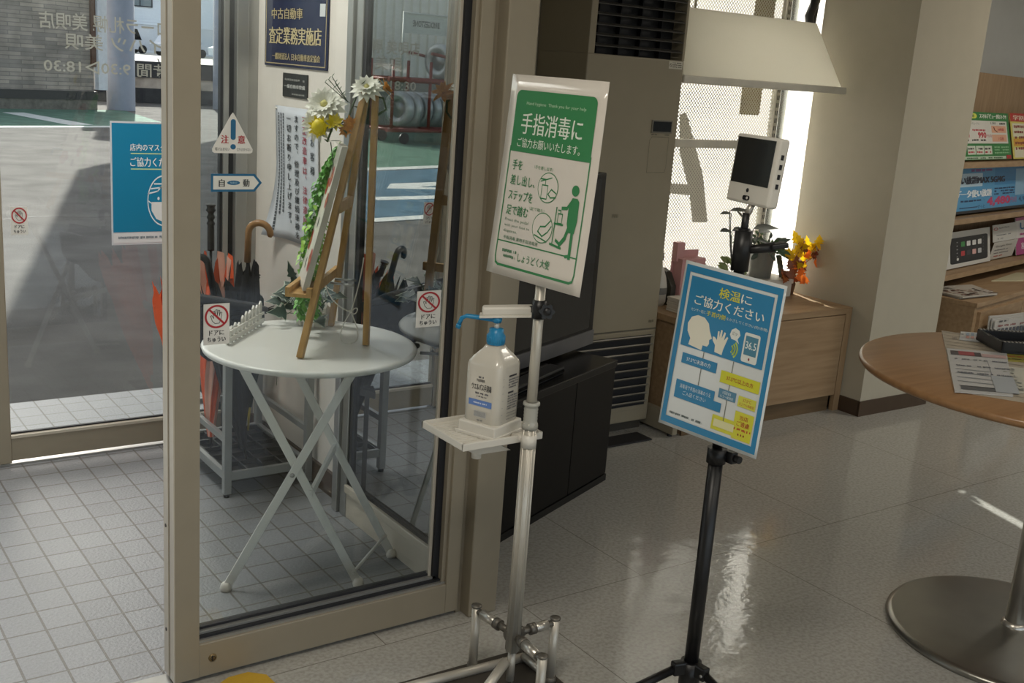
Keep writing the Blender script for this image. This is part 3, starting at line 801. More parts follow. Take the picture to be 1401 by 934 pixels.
# ---- flowers along the top of the easel
def petal_flower(b, c, ax, r, n, mi, mi2, cup=0.35):
    ax = Vector(ax).normalized(); x = ax.orthogonal().normalized(); y = ax.cross(x); b.mi = mi
    for ring, (rr_, k0) in enumerate(((1.0, 0), (0.85, .5), (0.62, .2))):
        for k in range(n):
            an = 2*PI*(k+k0)/n; d = (x*math.cos(an)+y*math.sin(an) + ax*(cup+ring*.5)).normalized()
            b.leaf(Vector(c)+ax*.002*ring, d, r*rr_, r*.42, ax, .25)
    b.mi = mi2; b.ball(Vector(c)+ax*r*.18, r*.2, 1)
fy, fw_, fo, fg = mat('yellow_petal', 'd8c414', rough=.5), mat('white_petal', 'dfdfd2', rough=.5), mat('orange_petal', 'c98a2e', rough=.5), mat('dark_leaf', '3d5230', rough=.55, var=.2)
t = thing('flower_garland', 'artificial garland of white, yellow and orange flowers over the easel top', 'flowers', (1.46, 2.78, 1.30))
g0 = AP+Vector((-.09, -.055, -.13)); g1 = AP+Vector((.0, .0, .02))
stem_pts = [g0+no*.05+(g1-g0)*k/8+Vector((0, 0, .02*math.sin(k*1.3)))-no*.05*k/8 for k in range(9)]
b = MB(); b.tube(stem_pts, 0.003); b.tube([stem_pts[8], stem_pts[8]+Vector((.04, -.02, -.01)), stem_pts[8]+Vector((.045, -.03, -.04)), stem_pts[8]+Vector((.02, -.02, -.06))], .0035)
b.tube([g0+no*.04, g0+no*.045+Vector((.015, .0, -.06)), g0+no*.04+Vector((0.0, .0, -.14)), g0+no*.04+Vector((-.01, 0, -.17))], .0014)
for k in range(16):
    p = stem_pts[k % 9]; b.leaf(p, (random.uniform(-1, 1), random.uniform(-1, 1), random.uniform(-.3, .6)), .045, .016)
for k in range(4):
    p = stem_pts[5]+Vector((-.015, 0, .01)); q = p+Vector((-.045+.01*k-.03, -.01, .05+.008*(k % 3))); b.tube([p, q], .001)
    for j in range(5): b.leaf(p.lerp(q, .3+.17*j), ((-1)**j*.6-.2, .2, .6), .014, .004)
b.build('foliage', fg, t)
cam_dir = Vector((-.62, -.78, .1))
b = MB(); petal_flower(b, stem_pts[8]+Vector((-.012, -.02, .012)), (-.4, -.5, .7), .048, 13, 0, 1, .15); petal_flower(b, stem_pts[4]+no*.05+Vector((-.012, 0, .035)), (-.6, -.5, .5), .062, 15, 0, 1, .15); petal_flower(b, stem_pts[3]+no*.05+Vector((-.02, 0, .00)), (-.7, -.5, .2), .05, 13, 0, 1, .15)
b.build('white_flower', [fw_, mat('pale_yellow_eye', 'c9c27a')], t)
b = MB(); petal_flower(b, stem_pts[1]+no*.025+Vector((-.012, -.01, .0)), (-.75, -.6, .1), .036, 7, 0, 0, .9); petal_flower(b, stem_pts[1]+no*.02+Vector((.02, -.015, .012)), (-.3, -.7, .3), .03, 7, 0, 0, .9)
b.ball(stem_pts[1]+no*.025+Vector((-.02, -.016, .0)), .021, 2, (1, 1, 1.15)); b.build('yellow_flower', fy, t)
b = MB(); petal_flower(b, stem_pts[4]+Vector((.0, -.02, -.005)), (-.5, -.7, .1), .024, 6, 0, 0, .6); petal_flower(b, stem_pts[3]+Vector((.0, -.02, -.01)), (-.5, -.7, .1), .022, 6, 0, 0, .6); petal_flower(b, stem_pts[8]+Vector((.045, -.01, .012)), (.6, -.3, .5), .04, 6, 0, 0, .4)
b.build('orange_flower', fo, t)

# ---- string of green beads hanging from the board
t = thing('hanging_vine', 'long trailing green bead-leaf vine hanging down the side of the easel', 'plant', (1.33, 2.80, 0.95))
pts = [(1.395, 2.795, 1.268), (1.372, 2.80, 1.20), (1.352, 2.808, 1.12), (1.335, 2.815, 1.02), (1.325, 2.82, 0.93), (1.322, 2.82, 0.86), (1.318, 2.815, 0.80), (1.32, 2.81, 0.765)]
stp = MB(); lv = MB()
light_g, mid_g = mat('bead_leaf_light', 'a6d663', rough=.45, var=.15), mat('bead_leaf', '76b65c', rough=.45, var=.2)
for s_ in range(13):
    ox, oy = random.uniform(-.024, .018), random.uniform(-.02, .02); ln = random.uniform(.75, 1.0)
    if s_ in (1, 2): ox += .03; ln = .98
    P = []
    for k in range(60):
        u = k/59*7*ln; i = min(int(u), 6); q = Vector(pts[i]).lerp(Vector(pts[i+1]), u-i); sp = min(1, k/14)
        P.append(q+Vector((ox*sp, oy*sp, 0)))
    stp.tube(P[::4], .0008, 5)
    for k in range(2, 60):
        lv.mi = 0 if (42 > k > 24 and s_ % 3) else 1
        an = random.random()*2*PI
        lv.leaf(P[k], (math.cos(an), math.sin(an), -.55), .019, .013, (0, 0, 1), .3)
stp.build('stem', mid_g, t); lv.build('foliage', [light_g, mid_g], t, normals=False)
b = MB(); P = [Vector((1.345, 2.985, .700)), Vector((1.34, 3.0, .66)), Vector((1.335, 3.0, .60)), Vector((1.325, 2.99, .54)), Vector((1.318, 2.985, .50))]
b.bm.free()

# ---- variegated ivy in a small white picket pot
t = thing('ivy_plant', 'variegated artificial ivy in a white picket pot at the back of the bistro table', 'plant', (1.39, 2.955, EZ))
b = MB()
for k in range(9):
    an = -PI*.1 + 2*PI*k/9
    cx, cy = 1.405+.045*math.cos(an), 2.955+.045*math.sin(an)
    M = Matrix.Translation((cx, cy, EZ)) @ Matrix.Rotation(an, 4, 'Z')
    b.box((-.004, -.011, 0), (.004, .011, .055), 0, M); b.prism([M @ Vector(q) for q in ((-.004, -.011, .055), (-.004, 0, .066), (-.004, .011, .055))], M.to_3x3() @ Vector((.008, 0, 0)))
b.tube([(1.405+.045*math.cos(2*PI*k/18), 2.955+.045*math.sin(2*PI*k/18), EZ+.04) for k in range(19)], .003, 6)
b.tube([(1.405+.045*math.cos(2*PI*k/18), 2.955+.045*math.sin(2*PI*k/18), EZ+.015) for k in range(19)], .003, 6)
b.build('picket_pot', white_plastic, t)
ivy_d, ivy_w = mat('ivy_dark', '31483f', rough=.5, var=.25), mat('ivy_pale', 'b9c4b4', rough=.5, var=.1)
IV = ((0, .08), (.12, .75), (.2, .95), (.32, .55), (.5, .62), (.6, .42), (.8, .2), (1, .02))
b = MB(); st = MB()
rnd = random.Random(11)
for k in range(30):
    an = rnd.uniform(0, 2*PI); el = rnd.uniform(-.1, 1.1)
    r_ = rnd.uniform(.02, .085)
    c = Vector((1.385+r_*math.cos(an), 2.95+r_*math.sin(an), EZ+.035+rnd.uniform(0, .075)))
    d = Vector((math.cos(an), math.sin(an), el*.6-.2)); nn = Vector((rnd.uniform(-.6, .1), rnd.uniform(-.9, -.2), .7))
    b.mi = 0; L = rnd.uniform(.04, .062); b.leaf(c, d, L, L*.95, nn, .2, IV)
    b.mi = 1; b.leaf(c-nn.normalized()*.0015, d, L*1.06, L*1.1, nn, .2, IV)
    st.tube([Vector((1.405, 2.955, EZ+.03)), c], .0012, 5)
for an, h in ((2.6, .135), (2.1, .11)):
    c = Vector((1.36, 2.96, EZ+.06)); q = c+Vector((.02*math.cos(an)-.005, .0, h-.05)); st.tube([c, q], .0014, 5)
    b.mi = 0; b.leaf(q, (math.cos(an)*.4, -.1, .8), .05, .03, (-.5, -.8, .2), .2, IV); b.mi = 1; b.leaf(q+Vector((.001, .001, 0)), (math.cos(an)*.4, -.1, .8), .053, .034, (-.5, -.8, .2), .2, IV)
P = [Vector((1.36, 3.01, EZ+.03)), Vector((1.345, 3.055, EZ)), Vector((1.34, 3.06, .63)), Vector((1.335, 3.05, .56)), Vector((1.33, 3.045, .50))]
st.tube(P, .001, 5)
for k in range(12): b.mi = 0; b.leaf(P[2].lerp(P[4], k/11)+Vector((0, 0, .05)), ((-1)**k*.9, -.2, -.4), .016, .01, (0, -1, .2))
b.build('foliage', [ivy_d, ivy_w], t, normals=False); st.build('stem', fg, t)

# ---- white picket fence ornament along the left of the table
t = thing('picket_fence', 'white miniature picket fence ornament on the left edge of the table', 'ornament', (1.13, 2.88, EZ))
F0, F1 = Vector((1.075, 2.80, EZ)), Vector((1.262, 3.00, EZ)); fd = (F1-F0).normalized(); fn = Vector((-fd.y, fd.x, 0))
pk = MB(); rl = MB()
for k in range(10):
    c = F0.lerp(F1, (k+.5)/10); h = (.038, .046, .05, .044, .058, .064, .062, .07, .066, .072)[k]
    pk.prism([c-fd*.0085, c+fd*.0085, c+fd*.0085+Vector((0, 0, h-.008)), c+Vector((0, 0, h)), c-fd*.0085+Vector((0, 0, h-.008))], fn*.005)
pk.build('picket', white_plastic, t)
rl.bar(F0+fn*-.003+Vector((0, 0, .012)), F1+fn*-.003+Vector((0, 0, .012)), .005, .012); rl.bar(F0+fn*-.003+Vector((0, 0, .034)), F1+fn*-.003+Vector((0, 0, .034)), .005, .007); rl.build('rail', white_plastic, t)

# ---- white cord tied in a bow, hanging from the easel
t = thing('bow_string', 'thin white cord knotted in a loop, hanging between the easel legs', 'cord', (1.40, 2.72, EZ))
b = MB()
k0 = Vector((1.408, 2.72, .80))
def bez(p0, p1, p2, p3, n=12):
    p0, p1, p2, p3 = map(Vector, (p0, p1, p2, p3))
    return [p0*(1-u)**3+p1*3*u*(1-u)**2+p2*3*u*u*(1-u)+p3*u**3 for u in [i/n for i in range(n+1)]]
b.tube(bez((1.335, 2.735, .878), (1.34, 2.735, .85), (1.37, 2.725, .81), k0), .0017, 6)
b.tube(bez((1.44, 2.715, .955), (1.435, 2.715, .90), (1.42, 2.72, .83), k0), .0017, 6)
b.tube(bez(k0, (1.36, 2.71, .74), (1.36, 2.70, .714), (1.40, 2.70, .7135)), .0017, 6); b.tube(bez((1.40, 2.70, .7135), (1.44, 2.70, .714), (1.425, 2.71, .76), k0), .0017, 6)
b.tube(bez(k0, (1.44, 2.72, .83), (1.43, 2.72, .78), k0+Vector((.003, 0, -.004))), .0017, 6); b.ball(k0, .0055, 1)
b.build('loop', mat('white_string', 'd0cdc4', rough=.7), t)

# ---- umbrella stand
t = thing('umbrella_stand', 'grey steel umbrella stand with a black drip tray under the cream wall', 'umbrella stand', (1.46, 3.62, 0))
X0, X1, Y0, Y1, ZT = 1.312, 1.612, 3.405, 3.86, .50
grey_steel = mat('grey_steel', '9a9d9c', rough=.4, metal=.3)
for x, y in ((X0, Y0), (X1, Y0), (X0, Y1), (X1, Y1)):
    b = MB(); b.box((x-.013, y-.013, .012), (x+.013, y+.013, ZT), .002); l_ = b.build('leg', grey_steel, t)
    b = MB(); b.lathe([(0, 0), (.011, 0), (.011, .013), (0, .013)], (x, y, 0), 14); b.build('foot_cap', black_plastic, l_)
b = MB()
for z in (.075, .205, ZT-.012):
    for p, q in (((X0, Y0), (X0, Y1)), ((X1, Y0), (X1, Y1)), ((X0, Y1), (X1, Y1)), ((X0, Y0), (X1, Y0))):
        if z == .205 and p[1] == q[1] == Y0: continue
        b.bar((p[0], p[1], z), (q[0], q[1], z), .016, .03 if z < .1 else .022, bev=.001)
for k in (1, 2): b.bar((X0+.1*k, Y0, ZT-.012), (X0+.1*k, Y1, ZT-.012), .008, .01)
for k in (1, 2, 3): b.bar((X0, Y0+(Y1-Y0)*k/4, ZT-.012), (X1, Y0+(Y1-Y0)*k/4, ZT-.012), .008, .01)
b.build('rail', grey_steel, t)
b = MB(); b.box((X0+.01, Y0+.01, .062), (X1-.01, Y1-.01, .070))
for k in range(5): b.box((X0+.01+k*.0675, Y0+.01, .07), (X0+.016+k*.0675, Y1-.01, .086))
for k in range(6): b.box((X0+.01, Y0+.01+k*.0855, .07), (X1-.01, Y0+.016+k*.0855, .086))
b.build('drip_tray', mat('black_tray', '26282a', rough=.4), t)

def umbrella(label, tip, top, cloth0, cloth1, rmax, mats, hook, stripes=0, twist=0.6, handle_len=.12, hook_r=.035, hook_dir=(1, 0, 0), flare=0.0):
    """furled umbrella from its ferrule (tip) to the base of its handle (top)"""
    tip, top = Vector(tip), Vector(top); ax = (top-tip); L = ax.length; ax.normalize()
    t = thing('umbrella', label, 'umbrella', tuple(tip), 'umbrellas in the grey stand')
    x = ax.orthogonal().normalized(); y = ax.cross(x)
    b = MB(); seg, rows = 32, 26
    rings = []
    for i in range(rows+1):
        u = i/rows; s_ = cloth0+(cloth1-cloth0)*u
        r = rmax*(0.22+0.78*math.sin(min(1, u*1.15)*PI*.5))*(1-.25*max(0, u-.8)/.2) + flare*max(0, u-.72)
        rg = []
        for k in range(seg):
            an = 2*PI*k/seg; pl = 1+.20*math.sin(8*an+twist*6*u)+.05*math.sin(19*an)
            drop = (0.03+flare*.4)*math.cos(8*an+twist*6*u) if i == rows else 0
            an2 = an+twist*u*2.0
            rg.append(b.bm.verts.new(tip+ax*(s_*L-drop)+(x*math.cos(an2)+y*math.sin(an2))*r*pl))
        rings.append(rg)
    for i in range(rows):
        for k in range(seg):
            f = b.bm.faces.new((rings[i][k], rings[i][(k+1) % seg], rings[i+1][(k+1) % seg], rings[i+1][k])); f.smooth = True
            f.material_index = 1 if stripes and (k*stripes//seg) % 2 else 0
    b.build('canopy', mats['cloth'], t, normals=True)
    b = MB(); b.tube([tip, tip+ax*(cloth0*L+.01)], [.0035, .006], 10); b.build('ferrule', mats['tip'], t)
    b = MB(); b.tube([tip+ax*cloth1*L*.6, top], .005, 8); b.build('shaft', mats['tip'], t)
    hd = Vector(hook_dir); hd = (hd-ax*hd.dot(ax)).normalized()
    b = MB()
    if hook:
        P = [top, top+ax*handle_len]; c = top+ax*handle_len+hd*hook_r
        P += [c+(-hd*math.cos(a_)+ax*math.sin(a_))*hook_r for a_ in [PI*k/12 for k in range(1, 14)]]
        b.tube(P, [.0115]*(len(P)-1)+[.007], 14)
    else:
        P = []; R = []
        for k in range(25):
            P.append(top+ax*handle_len*k/24); R.append(.012+(.0028*math.sin(k*1.9) if k > 12 else 0)+(.003 if k > 20 else 0))
        b.tube(P, R, 16)
    b.build('handle', mats['handle'], t)
    return t
orange, salmon = mat('orange_cloth', 'f0683a', rough=.6, var=.1), mat('pale_pink_cloth', 'eab3a0', rough=.6, var=.1)
dgreen = mat('dark_green_cloth', '24332f', rough=.7, var=.2)
bp_ = black_plastic
umbrella('black furled umbrella with a curved brown wooden cane handle', (1.44, 3.60, .09), (1.415, 3.50, .80), .08, .97, .042, dict(cloth=[black_cloth], tip=bp_, handle=wood_cane), True, handle_len=.105, hook_r=.036, hook_dir=(.85, -.5, 0))
umbrella('orange and pale pink striped umbrella with a ribbed straight black handle', (1.35, 3.66, .09), (1.335, 3.63, .82), .06, .90, .046, dict(cloth=[orange, salmon], tip=bp_, handle=bp_), False, stripes=8, twist=.9, handle_len=.16, flare=.12)
umbrella('black umbrella with a thick curved black handle, beside the striped one', (1.42, 3.50, .09), (1.285, 3.46, .70), .08, .97, .045, dict(cloth=[black_cloth], tip=bp_, handle=bp_), True, handle_len=.11, hook_r=.030, hook_dir=(-.8, .5, 0), flare=.10)
umbrella('dark green furled umbrella with a yellow tip against the wall', (1.548, 3.80, .085), (1.55, 3.76, .62), .18, .96, .036, dict(cloth=[dgreen], tip=mat('yellow_tip', 'a89a3a', rough=.5), handle=bp_), False, handle_len=.08)
# big black umbrella with a dark slanted tube across the stand top
t = thing('umbrella', 'large black umbrella with a dark slanted tube across the top of the stand, beside the picket fence', 'umbrella', (1.3, 3.3, .6), 'umbrellas in the grey stand')
b = MB(); p, q = Vector((1.13, 3.30, .735)), Vector((1.42, 3.345, .665)); b.tube([p, p.lerp(q, .2), p.lerp(q, .8), q], [.018, .021, .02, .012], 16); b.build('dark_bar', mat('black_bar', '25272a', rough=.25), t)
b = MB()
rings = []
ax = (q-p).normalized()
for i in range(13):
    u = i/12; c = p.lerp(q, u*.9)+Vector((0, .02, -.02)); rg = []
    for k in range(16):
        a_ = PI+PI*k/15; pl = 1+.12*math.sin(5*a_+i*.6)
        rg.append(b.bm.verts.new(c+Vector((.10*math.cos(a_)*.35*pl, .05*math.cos(a_)*pl, .30*math.sin(a_)*.55*(.5+.5*math.sin(PI*min(1, u+.12)))*pl))))
    rings.append(rg)
for i in range(12):
    for k in range(15):
        f = b.bm.faces.new((rings[i][k], rings[i][k+1], rings[i+1][k+1], rings[i+1][k])); f.smooth = True
b.build('canopy', black_cloth, t)
b = MB(); b.tube([q, q+ax*.03+Vector((0, 0, .008))], .005, 8)
for k in range(4): b.tube([q+Vector((-.02, 0, 0)), q+Vector((.028, .01*k, .014-.01*k))], .002, 6)
b.build('rib_tip', bp_, t)
umbrella('plain orange umbrella leaning out to the left behind the door stile', (1.335, 3.80, .09), (1.205, 3.67, .69), .08, .96, .052, dict(cloth=[orange], tip=bp_, handle=bp_), False, twist=.5, handle_len=.06, flare=.05)

# ================================================================== HAND SANITISER STAND
PX, PY = 1.543, 2.022
al = mat('round_aluminium', 'bfbaae', rough=.38, metal=.45, var=.03)
joint = mat('grey_joint', '6b675f', rough=.4, metal=.5)
t = thing('sanitiser_stand', 'silver pipe pedal stand holding the hand sanitiser tray by the door post', 'stand', (PX, PY, 0))
b = MB(); b.tube([(PX, PY, .055), (PX, PY, .67)], .017, 20)
for k in range(8):
    a_ = 2*PI*k/8; b.tube([(PX+.0165*math.cos(a_), PY+.0165*math.sin(a_), .055), (PX+.0165*math.cos(a_), PY+.0165*math.sin(a_), .67)], .0028, 6)
b.build('post', al, t)
b = MB(); b.tube([(PX, PY, .66), (PX, PY, 1.03)], .0125, 18); b.tube([(PX+.003, PY+.006, 1.0), (PX+.086, PY+.076, 1.45)], .008, 12); b.build('inner_pole', al, t)
b = MB(); b.lathe([(.013, .722), (.020, .722), (.021, .715), (.017, .712)]+[(.0165+.0012*(k % 2), .708-.004*k) for k in range(10)]+[(.020, .665), (.020, .655), (.013, .655)], (PX, PY, 0), 20); b.build('spring_collar', mat('clear_grey_plastic', 'a9a89f', rough=.25), t)
# tray
b = MB()
b.prism([(1.372, 2.05, .615), (1.60, 2.05, .615), (1.60, 2.235, .615), (1.372, 2.235, .615)], (0, 0, .006))
for a_, c_ in (((1.368, 2.046, .612), (1.376, 2.24, .63)), ((1.368, 2.044, .612), (1.602, 2.052, .63)), ((1.596, 2.046, .612), (1.604, 2.24, .63)), ((1.368, 2.232, .612), (1.604, 2.24, .63))): b.box(a_, c_, .0015)
b.prism([(1.374, 2.058, .615), (1.374, 2.226, .615), (1.43, 2.22, .585), (1.43, 2.075, .585)], (.10, 0, -.002)); b.lathe([(0, .565), (.012, .567), (.014, .60), (.014, .615)], (1.445, 2.10, 0), 14)
for k in range(12): b.box((1.385, 2.066+k*.0135, .620), (1.452, 2.070+k*.0135, .6225))
b.build('tray', white_plastic, t)
b = MB(); b.tube([(PX, PY, .607), (PX, PY, .640)], .0195, 16); b.tube([(PX-.005, PY+.01, .625), (PX-.01, PY+.05, .62)], .010, 10); b.build('clamp', white_plastic, t)
# pressing arm
b = MB(); q0, q1 = Vector((1.478, 2.150, .925)), Vector((1.565, 2.088, .934)); dq = (q1-q0).normalized()
b.bar(q0, q1, .036, .022, bev=.005, ext=.008); b.bar(q0-Vector((0, 0, .012)), q1-Vector((0, 0, .012)), .046, .005, bev=.001, ext=.014); b.build('press_arm', white_plastic, t)
b = MB(); b.bar(q1, (PX+.018, PY+.018, .952), .014, .016); b.build('arm_bracket', black_plastic, t)
b = MB(); kc = Vector((PX+.002, PY-.026, .952)); tocam = Vector((-.45, -.85, .15)).normalized(); Mk = Matrix.Translation(kc) @ tocam.to_track_quat('Z', 'Y').to_matrix().to_4x4()
n = 30; prof = []
pt = [Vector(((.017+.0026*math.cos(6*2*PI*k/n))*math.cos(2*PI*k/n), (.017+.0026*math.cos(6*2*PI*k/n))*math.sin(2*PI*k/n), 0)) for k in range(n)]
b.prism([Mk @ p for p in pt], tocam*.014); b.lathe([(.010, .014), (.009, .018), (0, .018)], M=Mk, seg=16); b.tube([(PX, PY, .93), (PX, PY, .975)], .0165, 14)
b.build('knob', black_plastic, t)

# the stand is a compact one: 95 % of the sizes above
KS = .95
def resize(t, loc):
    t.scale = (KS, KS, KS); t.location = loc
resize(t, (1.4659, 1.9209, .075))
CX, CY = 1.4659, 1.9209
b = MB(); b.lathe([(.0, .046), (.010, .046), (.010, .13), (.0, .13)], (CX, CY, 0), 14); b.build('pedal_rod', al, t)
HU = Vector((CX+.006, CY+.010, .165))
ends = (Vector((1.450, 2.061, .172)), Vector((1.453, 1.786, .172)), Vector((1.590, 1.917, .172)))
for e in ends:
    b = MB(); d = (e-HU).normalized(); b.tube([HU+d*.05, e-d*.022], .0125, 16); b.mi = 1; b.tube([HU+d*.012, HU+d*.06], .0095, 10); b.tube([e-d*.035, e], .0085, 10); b.tube([HU+d*.045, HU+d*.062], .0145, 16)
    b.build('crossbar', [chrome, joint], t)
    b = MB(); b.tube([(e.x, e.y, .012), (e.x, e.y, .184)], .0115, 16); b.mi = 1; b.tube([(e.x, e.y, .0005), (e.x, e.y, .024)], .0145, 14); b.lathe([(0.0115, .180), (.0135, .182), (.0135, .186), (0, .187)], (e.x, e.y, 0), 16)
    b.build('leg', [al, joint], t)
b = MB(); b.mi = 1; b.tube([HU-Vector((.006, .02, 0)), HU+Vector((.004, .02, 0))], .015, 14); b.tube([HU-Vector((.02, 0, 0)), HU+Vector((.03, 0, 0))], .013, 14); b.build('hub', [al, joint], t)
b = MB(); b.tube([(1.10, 2.066, .014), (1.592, 2.036, .014)], .012, 14); b.build('base_tube', al, t)
b = MB(); b.tube([(1.588, 2.03, .02), (1.590, 1.93, .02)], .0115, 14); b.build('base_tube', chrome, t)
b = MB(); b.tube([(CX-.012, CY+.004, .10), (CX-.12, CY-.02, .018)], .0125, 14); b.build('pedal', al, t)

# bottle
t = thing('sanitiser_bottle', 'clear white pump bottle of hand sanitiser with a blue nozzle, standing on the tray', 'bottle', (1.497, 2.125, .63))
bc = Vector((1.497, 2.125, 0)); Mb = Matrix.Translation((bc.x, bc.y, 0)) @ Matrix.Rotation(math.radians(22), 4, 'Z')
b = MB(); b.box((-.062, -.055, .6215), (.06, .055, .655), .004, Mb); b.box((-.066, -.059, .6212), (.064, .059, .630), .002, Mb); b.build('holder', white_plastic, t)
def sq(r, h, e=.82, n=32):
    out = []
    for k in range(n):
        a_ = 2*PI*k/n; c_, s_ = math.cos(a_), math.sin(a_); p = 8
        q = (abs(c_)**p+abs(s_)**p)**(-1/p); out.append(Mb @ Vector((r*q*c_, r*q*s_, h)))
    return out
bm_ = mat('milky_bottle', 'c9c4b8', rough=.22, var=.01, coat=.3)
b = MB(); rings = []
for r, h in ((.045, .632), (.0495, .637), (.0505, .70), (.0505, .797), (.048, .806), (.036, .822), (.023, .836), (.0185, .844)):
    rings.append([b.bm.verts.new(p) for p in sq(r, h)])
for A, B in zip(rings, rings[1:]):
    for k in range(32): f = b.bm.faces.new((A[k], A[(k+1) % 32], B[(k+1) % 32], B[k])); f.smooth = True
b.bm.faces.new(rings[0][::-1]); b.bm.faces.new(rings[-1])
b.lathe([(.019, .842), (.019, .852), (0, .852)], (bc.x, bc.y, 0), 24); b.build('body', bm_, t)
bl = mat('blue_pump', '1f7fae', rough=.35, var=.03)
b = MB(); b.lathe([(.0215, .846), (.0225, .85), (.0225, .868), (.018, .874), (.0175, .884), (0, .886)], (bc.x, bc.y, 0), 28)
for k in range(28):
    a_ = 2*PI*k/28; b.tube([(bc.x+.0222*math.cos(a_), bc.y+.0222*math.sin(a_), .850), (bc.x+.0222*math.cos(a_), bc.y+.0222*math.sin(a_), .867)], .001, 5)
b.build('pump_collar', bl, t)
b = MB(); b.tube([(bc.x, bc.y, .884), (bc.x, bc.y, .902)], .006, 12); b.build('pump_stem', white_plastic, t)
b = MB(); nz = Vector((-.80, .60, 0)); c0 = Vector((bc.x, bc.y, .906))
b.lathe([(0, .899), (.010, .899), (.012, .905), (.012, .913), (0, .9135)], (bc.x, bc.y, 0), 18); b.tube([c0+nz*-.005, c0+nz*.075+Vector((0, 0, .004)), c0+nz*.086+Vector((0, 0, -.002)), c0+nz*.094+Vector((0, 0, -.022))], [.007, .0055, .0055, .0048], 12); b.tube([c0+nz*.092+Vector((0, 0, -.018)), c0+nz*.095+Vector((0, 0, -.028))], .0062, 10); b.build('nozzle', bl, t)
# printed labels on the two faces that show
ux = Mb.to_3x3() @ Vector((0, -1, 0)); O = Mb @ Vector((-.0505, .040, .775))
a = Art(O, ux*.0008, (0, 0, -.0012), lift=.0006)
a.text('手指消毒剤', 32, 8, 30, 6, '2a2a30', bold=.03); a.scribble(34, 2, 24, 4, '55555c', seed=2); a.text('ウエルパス手消毒', 16, 18, 72, 14, '24242a', bold=.05)
a.scribble(30, 36, 48, 4, '55555c', seed=3); a.scribble(36, 43, 36, 3, '55555c', seed=5); a.rect(8, 52, 84, 13, '5b7fc0', 1); a.scribble(26, 57, 50, 3, 'dfe6f2', 2, seed=6)
a.rect(30, 75, 44, 13, 'c4c4c0', 1)
for k in range(14): a.rect(31+k*3, 76, 1.4, 11, '77777a', 2)
a.scribble(40, 93, 22, 3, '77777a', seed=8); a.build('label_print', t)
uy = Mb.to_3x3() @ Vector((1, 0, 0)); O = Mb @ Vector((-.040, -.0505, .785))
a = Art(O, uy*.0008, (0, 0, -.0013), lift=.0006)
a.rect(40, 6, 42, 3.5, '33333a', 1)
for k in range(4): a.scribble(40, 13+k*5, 54, 3, '66666c', seed=20+k)
a.rect(40, 38, 30, 3.5, '33333a', 1)
for k in range(6): a.scribble(40, 45+k*5, 54, 3, '66666c', seed=30+k)
for k in range(3): a.line([(40, 80+k*6), (94, 80+k*6)], .8, '66666c', 1)
for k in range(7): a.rect(8, 10+k*14, 8, .8, '88888a', 1)
a.build('label_print', t)
resize(t, (1.4222, 2.0188, .6735))
# dark mat under the stand and the yellow mat by the door
t = MB(); t.prism([(1.10, 2.10, .0005), (1.628, 2.088, .0005), (1.61, 1.60, .0005), (1.10, 1.60, .0005)], (0, 0, .004)); tag(t.build('floor_mat', mat('dark_rubber_mat', '3f3a33', rough=.6)), 'dark rubber mat on the floor under the sanitiser stand', 'mat')
t = MB(); t.prism([(.86, 2.29, .0005), (.90, 2.312, .0005), (.95, 2.312, .0005), (.985, 2.28, .0005), (1.0, 2.10, .0005), (.80, 2.10, .0005)], (0, 0, .007)); tag(t.build('yellow_mat', mat('yellow_mat', 'c09a2c', rough=.8, bump=.4)), 'yellow mat corner on the floor in front of the sliding door', 'mat')

# green poster on the stand
t = thing('sanitiser_poster', 'green and white laminated hand disinfection poster on the silver pipe stand', 'poster', (1.53, 2.05, 1.0))
GO = Vector((1.59, 2.2625, 1.4864)); GW = Vector((.0337, -.3276, -.0009)); GH = Vector((-.0819, -.060, -.4743))
gb = lambda x, y: (GH.cross(GW).normalized())*(-.003*math.sin(PI*y/100)+.0015*math.sin(PI*x/100))
def film_sheet(O, W, H, fn, name, m, parent, n=12):
    b = MB(); O, W, H = Vector(O), Vector(W), Vector(H)
    g = [[b.bm.verts.new(O+W*i/n+H*j/n+fn(100*i/n, 100*j/n)) for j in range(n+1)] for i in range(n+1)]
    for i in range(n):
        for j in range(n): b.bm.faces.new((g[i][j], g[i][j+1], g[i+1][j+1], g[i+1][j])).smooth = True
    o = b.build(name, m, parent, normals=False)
    md = o.modifiers.new('thickness', 'SOLIDIFY'); md.thickness = .0012; md.offset = -1
    return o
lam = mat('laminated_sheet', 'd9d2c8', rough=.12, var=.02)
film_sheet(GO, GW, GH, gb, 'sheet', lam, t)
a = Art(GO, GW/100, GH/100, lift=.0010, curve=gb)
gr = '2f7d46'
def subrect(a, x, y, w, h, c, k, n=8):
    for i in range(n):
        for j in range(n): a.rect(x+w*j/n, y+h*i/n, w/n, h/n, c, k)
subrect(a, 8, 11, 84, 27, gr, 0); subrect(a, 13, 7.5, 74, 3.5, gr, 0); a.disc(13, 11, 5, gr, 0, ry=3.5); a.disc(87, 11, 5, gr, 0, ry=3.5)
for p in ([(8, 36), (8, 91)], [(92, 36), (92, 91)]):
    for i in range(8): a.line([(p[0][0], p[0][1]+(p[1][1]-p[0][1])*i/8), (p[1][0], p[0][1]+(p[1][1]-p[0][1])*(i+1)/8)], 1.2, gr, 0)
a.line([(12, 95), (88, 95)], 1.2, gr, 0); a.line([(8, 91), (9, 94), (12, 95)], 1.2, gr, 0); a.line([(92, 91), (91, 94), (88, 95)], 1.2, gr, 0)
a.line([(8, 83), (50, 83), (92, 83)], .6, gr, 0)
